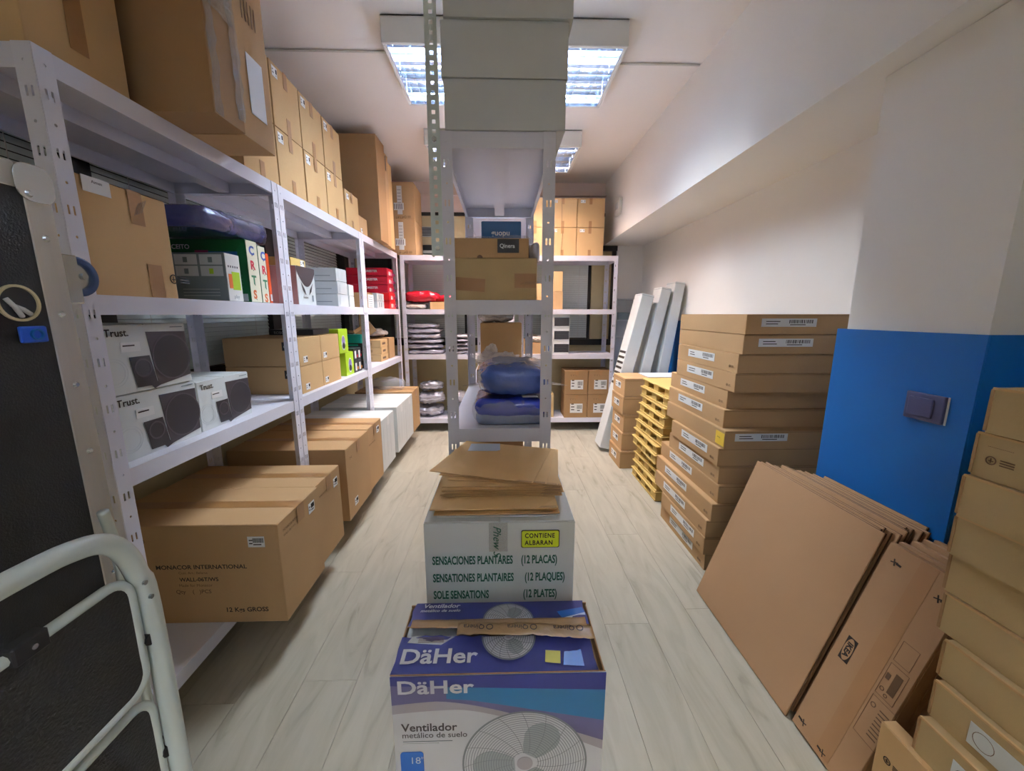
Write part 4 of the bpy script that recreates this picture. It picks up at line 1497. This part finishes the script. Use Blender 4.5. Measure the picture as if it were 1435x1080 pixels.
fan_picture(at(TOP, 0, 0, 0, .003), .258, .088, .062, half=lambda x, y: y < .089)
BF = Matrix.Translation((-fw / 2, 0, FZ + .0165)) @ Matrix.Rotation(math.radians(-6.0), 4, 'X')
fan_picture(BF, .258, .030, .062, half=lambda x, y: y > .034)
text('Ventilador', .0225, 'white_print', fo, at(BF, .034, .084, 0, .0), bold=.02, shear=.2, name='lettering')
text('metálico de suelo', .0145, 'white_print', fo, at(BF, .030, .068, 0, .0), bold=.02, shear=.2, name='lettering')
shape(fo, BF, [(.385, .06), (.452, .075), (.456, .055), (.395, .035)], 'sticker_blue', 'blue_sticker')
shape(fo, BF, [(.395, .035), (.456, .055), (.456, .045), (.395, .022)], 'paper', 'blue_sticker_edge')
shape(fo, at(TOP, 0, 0, 0, .003), [(.338, .018), (.372, .014), (.376, .045), (.342, .048)], 'yellow_note', 'yellow_note')
shape(fo, at(TOP, 0, 0, 0, .003), [(.378, .012), (.424, .008), (.424, .05), (.385, .045)], 'sticker_blue', 'blue_sticker', off=-.002)
shape(fo, at(TOP, 0, 0, 0, .003), [(.02, .075), (.10, .068), (.13, .090), (.03, .094)], 'pale_print', 'address_label')
for k in range(4):
    decal(fo, at(TOP, 0, 0, 0, .0036), .045, .075 + k * .004, .06, .001, 'ink_soft', 'printed_line')


# brown printed packing tape over the torn opening
def ribbon(pts, wd, m, name, amp=.003, seed=1, parent=None):
    r = random.Random(seed)
    P = [Vector(p) for p in pts]
    n = 30
    b = MB()
    L = []
    for i in range(n + 1):
        t = i / n * (len(P) - 1)
        k = min(int(t), len(P) - 2)
        p = P[k].lerp(P[k + 1], t - k)
        L.append(p + Vector((0, r.uniform(-.001, .001), 0)))
    rows = 5
    for j in range(rows):
        for p in L:
            b.v.append((p.x, p.y + wd * (j / (rows - 1) - .5), p.z + r.uniform(0, amp)))
    for j in range(rows - 1):
        for i in range(n):
            a = j * (n + 1) + i
            b.f.append((a, a + 1, a + n + 2, a + n + 1))
            b.m.append(0)
    o = b.build(name, m, parent, smooth=True)
    s = o.modifiers.new('thickness', 'SOLIDIFY')
    s.thickness = .0006
    return o


ribbon([(-fw / 2 + .02, .016, FZ + .020), (0, .012, FZ + .022), (fw / 2 - .02, .012, FZ + .022)], .026, 'tape_brown', 'packing_tape', .0015, 3, fo)
ribbon([(-.10, -.006, FZ + .024), (-.04, -.012, FZ + .028), (.08, -.014, FZ + .027), (.16, -.022, FZ + .025), (.225, -.026, FZ + .024)], .036, 'tape_brown', 'packing_tape', .004, 4, fo)
for (x, y, s) in ((-.06, -.005, 'Qinera'), (.045, -.008, 'Qinera'), (.155, -.014, 'Qinera')):
    mt = Matrix.Translation((x + .026, y, FZ + .0335)) @ Matrix.Rotation(PI - .05, 4, 'Z')
    text(s, .019, 'ink', fo, mt, bold=.01, name='tape_lettering', xs=.95)
    MB().ring((-.012, .006, 0), .0065, .0085, .0006, mt, 20).build('tape_logo', 'ink', fo)

# printed front of the fan box
FF = Matrix.Translation((0, 0, 0.0)) @ FM('front', fw, fd, FZ)
decal(fo, FF, 0, 0, fw, FZ, 'box_grey', 'front_print', t=.0006)
W_, H_ = fw, FZ


def curve(f, a, b_, n=24):
    return [(a + (b_ - a) * k / n, f((a + (b_ - a) * k / n) / W_)) for k in range(n + 1)]


top1 = lambda u: H_ - .050 - .0 * u - .045 * max(0, u - .25) ** 1.2          # underside of the violet band
blu = lambda u: H_ - .045 - .012 * math.sin(u * 3) - .10 * max(0, u - .35) ** 1.3
sil_t = lambda u: H_ - .066 + .018 * math.sin(u * PI) * (1 - u) - .145 * max(0, u - .2) ** 1.35
sil_b = lambda u: H_ - .098 + .016 * math.sin(u * PI) * (1 - u) - .18 * max(0, u - .3) ** 1.4
shape(fo, FF, curve(sil_b, 0, W_) + list(reversed(curve(lambda u: H_, 0, W_))), 'box_silver', 'silver_swoosh', off=.0006)
shape(fo, FF, curve(lambda u: sil_t(u) - .008, 0, W_) + list(reversed(curve(lambda u: H_, 0, W_))), 'box_purple', 'violet_swoosh', off=.0012)
shape(fo, FF, curve(lambda u: blu(u) - .022 * u, .12, W_) + list(reversed(curve(lambda u: H_, .12, W_))), 'box_teal', 'teal_swoosh', off=.0018)
shape(fo, FF, curve(lambda u: H_ - .022 - .022 * u, 0, W_) + list(reversed(curve(lambda u: H_, 0, W_))), 'box_blue', 'blue_band', off=.0024)
text('DäHer', .047, 'box_grey', fo, at(FF, .012, H_ - .043, 0, .0032), bold=.022, xs=1.28, name='brand_lettering')
text('Ventilador', .029, 'spk_dark', fo, at(FF, .018, H_ - .144, 0, .0014), bold=.018, name='lettering')
text('metálico de suelo', .0205, 'spk_dark', fo, at(FF, .018, H_ - .162, 0, .0014), bold=.006, name='lettering')
decal(fo, FF, .02, H_ - .172, .11, .0007, 'grey_print', 'printed_line', off=.0012)
decal(fo, FF, .02, H_ - .178, .08, .0012, 'pale_print', 'printed_line', off=.0012)
fan_picture(at(FF, 0, 0, 0, .0014), .293, H_ - .238, .140, dens=2.2)
decal(fo, FF, .012, H_ - .27, .052, .07, 'sticker_blue', 'size_badge', off=.0012, rr=.008)
text('18"', .026, 'box_grey', fo, at(FF, .032, H_ - .232, 0, .0022), name='lettering')

# ================================================================ RIGHT SIDE: TALL PILE OF FLAT CARTONS
tall = [(1.13, 1.79, 2.46), (1.13, 1.795, 2.46), (1.12, 1.805, 2.44), (1.115, 1.805, 2.43), (1.115, 1.855, 2.50), (1.095, 1.835, 2.47), (1.08, 1.785, 2.45),
        (1.065, 1.80, 2.33), (1.075, 1.795, 2.37), (1.07, 1.775, 2.475), (1.04, 1.765, 2.46), (1.025, 1.775, 2.43), (1.02, 1.77, 2.30), (1.035, 1.775, 2.33)]
ordn = ['top', 'second from the top', 'third from the top', 'fourth from the top', 'fifth from the top', 'sixth from the top', 'yellow-labelled seventh',
        'eighth from the top', 'ninth from the top', 'tenth from the top', 'eleventh from the top', 'third from the floor', 'second from the floor', 'lowest']
hh = 1.300 / 14
for i, (x0, y0, y1) in enumerate(tall):
    z1 = 1.300 - i * hh
    x1 = min(x0 + .535, XR - .012)
    c = Carton(x0, x1, y0, y1, z1 - hh + .0008, z1 - .0006, 'card', '%s flat carton in the tall pile beside the blue pillar' % ordn[i], seam=None, name='flat_carton',
               group='flat cartons piled beside the blue pillar', bulge=.0015)
    # lid edge line near the top and folded corner
    c.dec('front', .002, c.h - .007, c.w - .004, .0012, 'card_core', 'lid_edge', t=.0004)
    if i in (0, 1, 6):
        c.bar('front', .07 if i < 2 else .05, .034 if i != 6 else .04, .26, .038, bars=.5, seed=i)
    if i == 6:
        c.dec('left', c.d - .075, .012, .075, .065, 'yellow_label', 'yellow_label')
        c.txt('left', c.d - .06, .045, .012, 'Aviso', 'ink_soft', off=.001)
    if i >= 2 and i != 6:
        c.bar('left', .14, .032, .29, .042, bars=.42, seed=i)
        c.txt('left', c.d - .055, .02, .018, '-- --', 'ink_soft')
        c.marks('left', c.d - .07, .02, .016)

# ---- cardboard pallets
for k in range(6):
    zp = .005 + k * .134
    dx = (.0, .015, -.01, .012, .03, .04)[k]
    t = thing('cardboard_pallet', 'yellow-brown cardboard pallet, %s of the six stacked between two carton piles' % ('lowest', 'second up', 'third up', 'fourth up', 'fifth up', 'topmost')[k],
              'pallet', (1.345 + dx, 2.765, zp), (.0, .02, -.02, .015, -.015, .01)[k], 'cardboard pallets')
    W2, D2 = .275, .245
    MB().box(-W2, W2, -D2, D2, 0, .008).build('bottom_board', 'card_yellow', t)
    for a in (-1, 0, 1):
        for q in (-1, 0, 1):
            MB().box(a * .23 - .04, a * .23 + .04, q * .20 - .045 + 0 * q, q * .20 + .045 - .0, .009, .057).build('block', 'card_yellow', t)
    MB().box(-W2 - .008, W2 + .004, -D2 - .002, D2 + .002, .058, .066).build('deck_board', 'card_yellow', t)
    for a in (-1, 0, 1):
        MB().box(a * .225 - .045, a * .225 + .045, -D2 + .01, D2 - .01, .067, .073).build('runner', 'card_yellow', t)
        for q in (-1, 0, 1):
            MB().box(a * .225 - .035, a * .225 + .035, q * .19 - .04, q * .19 + .04, .074, .119).build('block', 'card_yellow', t)
    MB().box(-W2, W2, -D2, D2, .120, .128).build('top_board', 'card_yellow', t)

# ---- five brown cartons behind
for k in range(5):
    z0 = k * .155 + .001
    dx, dy = ((-.025, -.02), (-.012, .0), (.0, .01), (-.01, .02), (.0, .03))[k]
    c = Carton(1.025 + dx, 1.60, 3.14 + dy, 3.47 + dy, z0, z0 + .150, 'card', 'brown flat carton, %s of the five piled near the far white boxes' % ('lowest', 'second up', 'middle', 'fourth up', 'topmost')[k], seam='x', name='flat_carton',
               group='five brown flat cartons by the far corner')
    c.bar('left', .08, .05, .15, .055, bars=.45, seed=k + 30)
    c.dec('left', .02, c.h - .02, .29, .002, 'card_core', 'lid_edge', t=.0004)
    c.dec('front', .01, c.h - .02, .4, .002, 'card_core', 'lid_edge', t=.0004)
c = tag(MB().box(1.23, 1.55, 3.20, 3.44, .786, .792).build('white_board', 'white_print', None), 'thin white sheet lying on top of the five brown cartons', 'board')
c.location = (0, 0, -.012)


# ---- long white boxes leaning in the corner
def leaner(label, foot, top, w, d, m='white_box', printed=False):
    foot, top = Vector(foot), Vector(top)
    ax = top - foot
    L = ax.length
    zax = ax.normalized()
    yax = Vector((0, 1, 0))
    yax = (yax - zax * yax.dot(zax)).normalized()
    xax = yax.cross(zax)
    o = thing('long_white_box', label, 'box', foot)
    o.rotation_euler = Matrix((xax, yax, zax)).transposed().to_euler()
    MB().box(-w / 2, w / 2, -d / 2, d / 2, 0, L).build('box_body', m, o, .003)
    MB().box(-w / 2 - .001, w / 2 + .001, -d / 2 - .001, d / 2 + .001, L - .012, L - .010).build('end_flap', 'grey_print', o)
    MB().box(-w / 2 + .003, w / 2 - .003, -d / 2 + .003, d / 2 - .003, L, L + .003).build('end_flap', m, o)
    if printed:
        for k in range(7):
            MB().box(-w / 2 - .0012, -w / 2, -d / 2 + .015, d / 2 - .015, L * .42 + k * .05, L * .42 + k * .05 + .022).build('printed_mark', 'ink', o)
    return o


leaner('nearest long white box leaning in far right corner, its printed foot out in the aisle', (.985, 3.63, .032), (1.32, 3.65, 1.47), .11, .20, printed=True)
leaner('second long white box leaning in the far right corner', (1.20, 3.66, .032), (1.49, 3.66, 1.53), .09, .19)
leaner('third and highest long white box, rightmost in the far corner', (1.42, 3.66, .032), (1.61, 3.66, 1.58), .09, .19)
o = leaner('slim grey-white printed board beside the leaning white boxes', (1.17, 4.05, .012), (1.36, 4.07, 1.10), .04, .14, m='pale_print')
wb_ = thing('white_tray', 'white open tray box propped behind the leaning white boxes', 'box', (1.44, 4.60, 1.02))
wb_ = wb_
b = MB()
b.box(-.10, .12, .04, .05, 0, .46).box(-.11, -.10, -.06, .05, 0, .46).box(.12, .13, -.06, .05, 0, .46).box(-.11, .13, -.06, .04, .45, .46).box(-.11, .13, -.06, .04, .20, .21).box(-.11, .13, -.06, .04, 0, .01)
b.build('tray_body', 'white_box', wb_)
MB().box(-.085, .10, -.03, .03, .215, .30).build('tray_insert', 'grey_print', wb_)
wb_.location = (1.45, 4.66, 0)
for ch in wb_.children:
    ch.location.z = 1.02
MB().box(-.11, .13, -.06, .05, 0, 1.02).build('tray_lower_box', 'white_box', wb_)
# ---- leaning cardboard sheets
LEAN = math.atan2(.222, .65)
ct, st = math.cos(LEAN), math.sin(LEAN)


def sheet(name, label, xb, y0, y1, L, th, group, m='card_flat', cat='cardboard', par=0):
    """flat pack standing on its lower edge at x = xb, leaning towards +x"""
    o = thing(name, label, cat, (xb, (y0 + y1) / 2, .001))
    o.rotation_euler = (0, LEAN, 0)
    if group:
        o['group'] = group
    d = y1 - y0
    # thickness goes to +x, lower edge raised so that it clears the floor
    z0 = th * math.tan(LEAN) + .001
    b = MB()
    b.box(0, th, -d / 2, d / 2, z0, L)
    b.build('sheet_body', m, o, min(.0015, th * .2))
    MB().box(th * .3, th * .7, -d / 2 - .0008, d / 2 + .0008, z0 + .002, L + .0008).build('fluted_core', 'card_core' if th < .012 else m, o)
    return o


NA = 14
xb = .92
rs = random.Random(3)
for k in range(NA):
    th = .0095
    y0 = 1.035 + (0 if k == 0 else (-.0 + .018 * math.sin(k) - .0)) + (.01 if k else 0)
    y1 = 1.63 - k * .014 + rs.uniform(-.01, .01)
    L = .69 + (0 if k == 0 else rs.uniform(-.006, .01))
    sheet('cardboard_flat_pack', 'large brown flat pack leaning on the pillar, front one of the bundle' if k == 0 else 'flat pack leaning on the pillar, number %s back in the bundle' %
          ('two', 'three', 'four', 'five', 'six', 'seven', 'eight', 'nine', 'ten', 'eleven', 'twelve', 'thirteen', 'fourteen')[k - 1],
          xb, y0, y1, L, th, 'flat packs leaning against the pillar')
    xb += (th + .0012) / ct
xb = .928
NB = 8
for k in range(NB):
    th = .030 if k else .026
    L = .675 + (rs.uniform(-.008, .008) if k else 0)
    y0, y1 = .815 + (0 if k == 0 else .006 * (k % 3) + .004), 1.018
    o = sheet('narrow_flat_carton', 'narrow flat carton with retailer logo and taped seam leaning next to big flat packs' if k == 0 else
              'narrow flat carton leaning near the right pile, %s behind the front one' % ('first', 'second', 'third', 'fourth', 'fifth', 'sixth', 'seventh')[k - 1],
              xb, y0, y1, L, th, 'narrow flat cartons leaning near the right pile', cat='box')
    if k == 0:
        # frame on the visible (-x) face: u runs along -y (to the right in the photo), v up the slope
        d = y1 - y0
        F = Matrix(((0, 0, -1, 0), (-1, 0, 0, d / 2), (0, 1, 0, 0), (0, 0, 0, 1)))
        FMx = F @ Matrix.Translation((0, 0, .0004))
        # clear tape band lengthwise
        decal(o, FMx, d * .44, .022, .045, L - .024, 'tape_flat', 'packing_tape', t=.0005)
        # logo plate: dark plate, light oval, lettering, reading along the slope
        lx, ly = d * .20, L * .485
        P = at(FMx, lx, ly, -90)
        lp = MB().box(-.038, .038, -.0155, .0155, 0, .0006, P).build('logo_plate', 'ink', o)
        MB().prism([(.035 * math.cos(a * PI / 18), .0135 * math.sin(a * PI / 18)) for a in range(36)], .0006, at(P, 0, 0, 0, .0006)).build('logo_oval', 'card_flat', lp)
        text('IKEA', .0225, 'ink', lp, at(P, 0, -.0072, 0, .0014), bold=.045, align='CENTER', name='logo_lettering')
        # tool marks (crossed tools with an arrow)
        for (u, v) in ((d * .17, L * .93), (d * .78, L * .90), (d * .16, L * .06), (d * .55, L * .045)):
            b = MB()
            for r in (15, -70):
                b.box(-.010, .010, -.0016, .0016, 0, .0006, at(FMx, u, v, r))
            b.box(.006, .02, -.003, .003, 0, .0006, at(FMx, u, v, -5 if v > .3 else 175))
            b.build('tool_mark', 'ink', o)
        # printed information blocks
        b = MB()
        u0 = d * .70
        for (v, hgt, wid) in ((.40, .06, .042), (.295, .095, .048), (.165, .12, .065)):
            for q in ((0, wid, 0, .0008), (0, wid, hgt, hgt + .0008), (0, .0008, 0, hgt), (wid - .0008, wid, 0, hgt)):
                b.box(u0 + q[0], u0 + q[1], v + q[2], v + q[3], 0, .0005, FMx)
        b.box(u0 + .022, u0 + .040, .315, .375, 0, .0006, FMx)
        b.box(u0 + .004, u0 + .014, .345, .362, 0, .0006, FMx)
        for q in range(8):
            b.box(u0 + .03, u0 + .055, .185 + q * .011, .188 + q * .011, 0, .0005, FMx)
        for (u, v, r) in ((.012, .262, .007), (.010, .315, .006), (.024, .305, .005)):
            b.ring((u0 + u, v, 0), r * .7, r, .0005, FMx, 14)
        b.build('printed_information', 'ink_soft', o)
    xb += (th + .002) / ct

# ---- right foreground pile of flat cartons
pil = [(1.16, .963, .723), (1.067, .968, .735), (.974, .962, .738), (.881, .970, .742), (.788, .985, .748), (.695, .982, .740), (.602, .968, .712), (.509, .955, .702), (.416, .935, .70), (.323, .965, .70), (.230, .975, .705), (.137, .97, .70)]
on = ['topmost', 'second from the top, with recycling marks,', 'third from the top', 'fourth from the top', 'fifth from the top', 'sixth from the top', 'seventh from the top',
      'eighth from the top, with a white sticker,', 'fourth from the floor, with a white sticker,', 'third from the floor', 'second from the floor', 'lowest']
for i, (zt_, x0, y1) in enumerate(pil):
    z0 = zt_ - .092 if i < len(pil) - 1 else .0455
    if i == len(pil) - 1:
        z0, zt_ = .001, .137
    d = .66
    c = Carton(x0, x0 + .50, y1 - d, y1, z0, zt_ - .0008, 'card_olive', '%s carton of the right foreground pile' % on[i], seam=None, name='flat_carton',
               group='flat cartons in the right foreground pile', rz=0.0, bulge=.0015)
    # telescoping lid lip on the end face and long face
    MB().box(-c.w / 2 - .0022, c.w / 2, c.d / 2 - .003, c.d / 2 + .002, .004, c.h - .004).build('end_panel', 'card_dark', c.o)
    MB().box(-c.w / 2 - .002, -c.w / 2 + .003, -c.d / 2, c.d / 2, c.h - .0045, c.h + .0002).build('lid_edge', 'card_gold', c.o)
    if i == 1:
        c.marks('left', .02, .03, .02)
        c.txt('left', .02, .065, .009, '--------------', 'ink_soft')
    if i in (7, 8):
        b = MB()
        F = c.f('left')
        b.box(.07, .27, .018, .068, 0, .0008, F)
        b.mi(1)
        b.ring((.095, .043, .0008), .017, .018, .0004, F, 20)
        b.box(.20, .255, .045, .050, .0008, .0012, F).box(.20, .24, .053, .056, .0008, .0012, F).box(.205, .25, .03, .038, .0008, .0012, F)
        b.build('white_sticker', ['pale_print', 'ink_soft'], c.o)
# odd carton in front at the bottom of the pile
c = Carton(.925, .962, .58, .765, .001, .322, 'card_gold', 'upright kraft carton wedged left of the right foreground pile, with handling marks', seam=None, name='upright_carton')
c.marks('left', .02, .23, .02, m='ink')
c.marks('left', .03, .19, .026, m='ink')

# ================================================================ LEFT FOREGROUND: BLACK CASE
cs = thing('flight_case', 'tall black panel case with aluminium edging at the left frame edge', 'case', (-.80, .33, 0))
MB().box(-.26, -.0015, -.42, .43, .0, 1.545).build('panel', 'case_black', cs, .002)
MB().box(-.262, .0, .388, .433, .002, 1.548).build('edge_strip', 'alu', cs, .003)
MB().box(-.262, .0, -.42, .3875, 1.505, 1.548).build('edge_strip', 'alu', cs, .003)
MB().prism(roundrect(.06, .062, .022), .003, Matrix(((0, 0, 1, .0005), (1, 0, 0, .378), (0, 1, 0, 1.488), (0, 0, 0, 1)))).build('corner_plate', 'zinc', cs, .001)
for y, z in ((.395, 1.50), (.41, 1.43), (.41, 1.30), (.41, 1.17), (.41, 1.04), (.41, .91), (.41, .78), (.41, .65), (.41, .52)):
    MB().cyl((0.0005 if z < 1.48 else .0036, y, z), .006, .003, 'X', 12, r2=.0035).build('rivet', 'zinc', cs)
# round hand hole with cream rim and cable inside
mxh = Matrix(((0, 0, 1, 0), (1, 0, 0, .348), (0, 1, 0, 1.318), (0, 0, 0, 1)))
hr = MB().ring((0, 0, 0), .026, .030, .004, mxh, 32).build('hand_hole', 'cream', cs)
MB().cyl((-.001, .348, 1.318), .0258, .0018, 'X', 32).build('hole_bottom', 'black', hr)
MB().tube([(.004, .330, 1.325), (.006, .338, 1.312), (.006, .344, 1.300), (.003, .348, 1.296)], .0035).build('cable_loop', 'cable', hr, smooth=True)
MB().tube([(.004, .336, 1.315), (.007, .348, 1.308), (.004, .360, 1.300)], .0035).build('cable_loop', 'cable', hr, smooth=True)
cp = MB().box(0, .006, .338, .378, 1.252, 1.28).build('connector_plate', 'plug_blue', cs, .003, 2)
mxp = Matrix(((0, 0, 1, .006), (1, 0, 0, .360), (0, 1, 0, 1.266), (0, 0, 0, 1)))
MB().ring((0, 0, 0), .007, .0095, .004, mxp, 20).build('connector_socket', 'blue_wall', cp)
# castor
ca = MB().box(-.075, -.02, .433, .440, 1.30, 1.45).build('castor', 'rubber', cs)
MB().box(-.052, -.046, .440, .492, 1.345, 1.405).build('castor_fork', 'zinc', ca, .002)
MB().box(-.018, -.014, .440, .470, 1.32, 1.41).build('castor_fork', 'zinc', ca, .002)
mxw = Matrix(((0, 0, 1, -.044), (1, 0, 0, .475), (0, 1, 0, 1.372), (0, 0, 0, 1)))
wh = MB().ring((0, 0, 0), .024, .038, .024, mxw, 36).build('castor_wheel', 'wheel_blue', ca, .004, 2)
MB().ring((0, 0, .006), .004, .0238, .012, mxw, 36).build('castor_hub', 'zinc', ca)
MB().cyl((-.05, .475, 1.372), .006, .04, 'X', 8).build('castor_axle', 'zinc', ca)

# ================================================================ STEP STOOL
ls = thing('step_stool', 'pale mint steel step stool folded against the black case, black treads', 'ladder', (-.50, .264, -.0))
ya, yb = .235, -.235
path = [(0, yb, .0), (0, yb, .88), (0, yb + .015, .96), (0, yb + .06, 1.02), (0, yb + .12, 1.032), (0, .10, 1.033), (0, .163, 1.028), (0, .195, 1.015), (0, .214, .99), (0, .226, .95), (0, ya, .885), (0, ya, .5), (0, ya, 0)]


def smoothpath(p, n=4):
    P = [Vector(q) for q in p]
    out = []
    for i in range(len(P) - 1):
        p0, p1, p2, p3 = P[max(i - 1, 0)], P[i], P[i + 1], P[min(i + 2, len(P) - 1)]
        for k in range(n):
            t = k / n
            out.append(.5 * ((2 * p1) + (p2 - p0) * t + (2 * p0 - 5 * p1 + 4 * p2 - p3) * t * t + (3 * p1 - p0 - 3 * p2 + p3) * t ** 3))
    out.append(P[-1])
    return out


path = [(x_, y_, z_ if z_ > .001 else .026) for x_, y_, z_ in path]
MB().tube(smoothpath(path), .0125, 14).build('handrail_frame', 'ladder', ls, smooth=True)
for s, (z0, z1), xo in ((0, (.785, .955), -.004), (1, (.585, .762), -.010)):
    pts = roundrect(.43, z1 - z0, .028, 6)
    ring = [(xo, -.215 + p[0] + (0.003 * s), z0 + p[1]) for p in pts]
    tr = MB().prism([(-.215 + p[0] + .003 * s, z0 + p[1]) for p in pts], .006, Matrix(((0, 0, 1, xo - .003), (1, 0, 0, 0), (0, 1, 0, 0), (0, 0, 0, 1)))).build('tread', 'black_tex', ls)
    MB().tube(ring, .0065, 8, closed=True).build('tread_rim', 'ladder', tr, smooth=True)
    for yy in (.222,):
        MB().cyl((xo - .006, yy + .003, z1 - .105), .009, .014, 'X', 10).build('tread_pivot', 'rubber', tr)
MB().box(-.010, .006, .085, .118, .945, .967).build('tread_clip', 'rubber', ls, .002)
MB().cyl((.006, .102, .956), .003, .002, 'X', 8).build('clip_screw', 'zinc', ls)
MB().tube(smoothpath([(-.180, .366, .97), (-.182, .372, .94), (-.185, .378, .9), (-.187, .383, .8), (-.19, .386, .4), (-.195, .39, .012)]), .008, 10).build('rear_leg', 'galv', ls, smooth=True)
MB().tube(smoothpath([(-.180, -.20, 1.03), (-.182, -.235, .93), (-.156, -.245, .85), (-.162, -.255, .7), (-.17, -.26, .4), (-.18, -.265, .012)]), .0105, 10).build('rear_leg', 'ladder', ls, smooth=True)
for yy in (ya, yb):
    MB().cyl((0, yy, 0.0005), .017, .028, 'Z', 14).build('foot', 'rubber', ls)
for z_ in (.94, .915):
    MB().cyl((.0105, .222 + (.94 - z_) * .2, z_), .0032, .003, 'X', 10).build('bolt', 'zinc', ls)
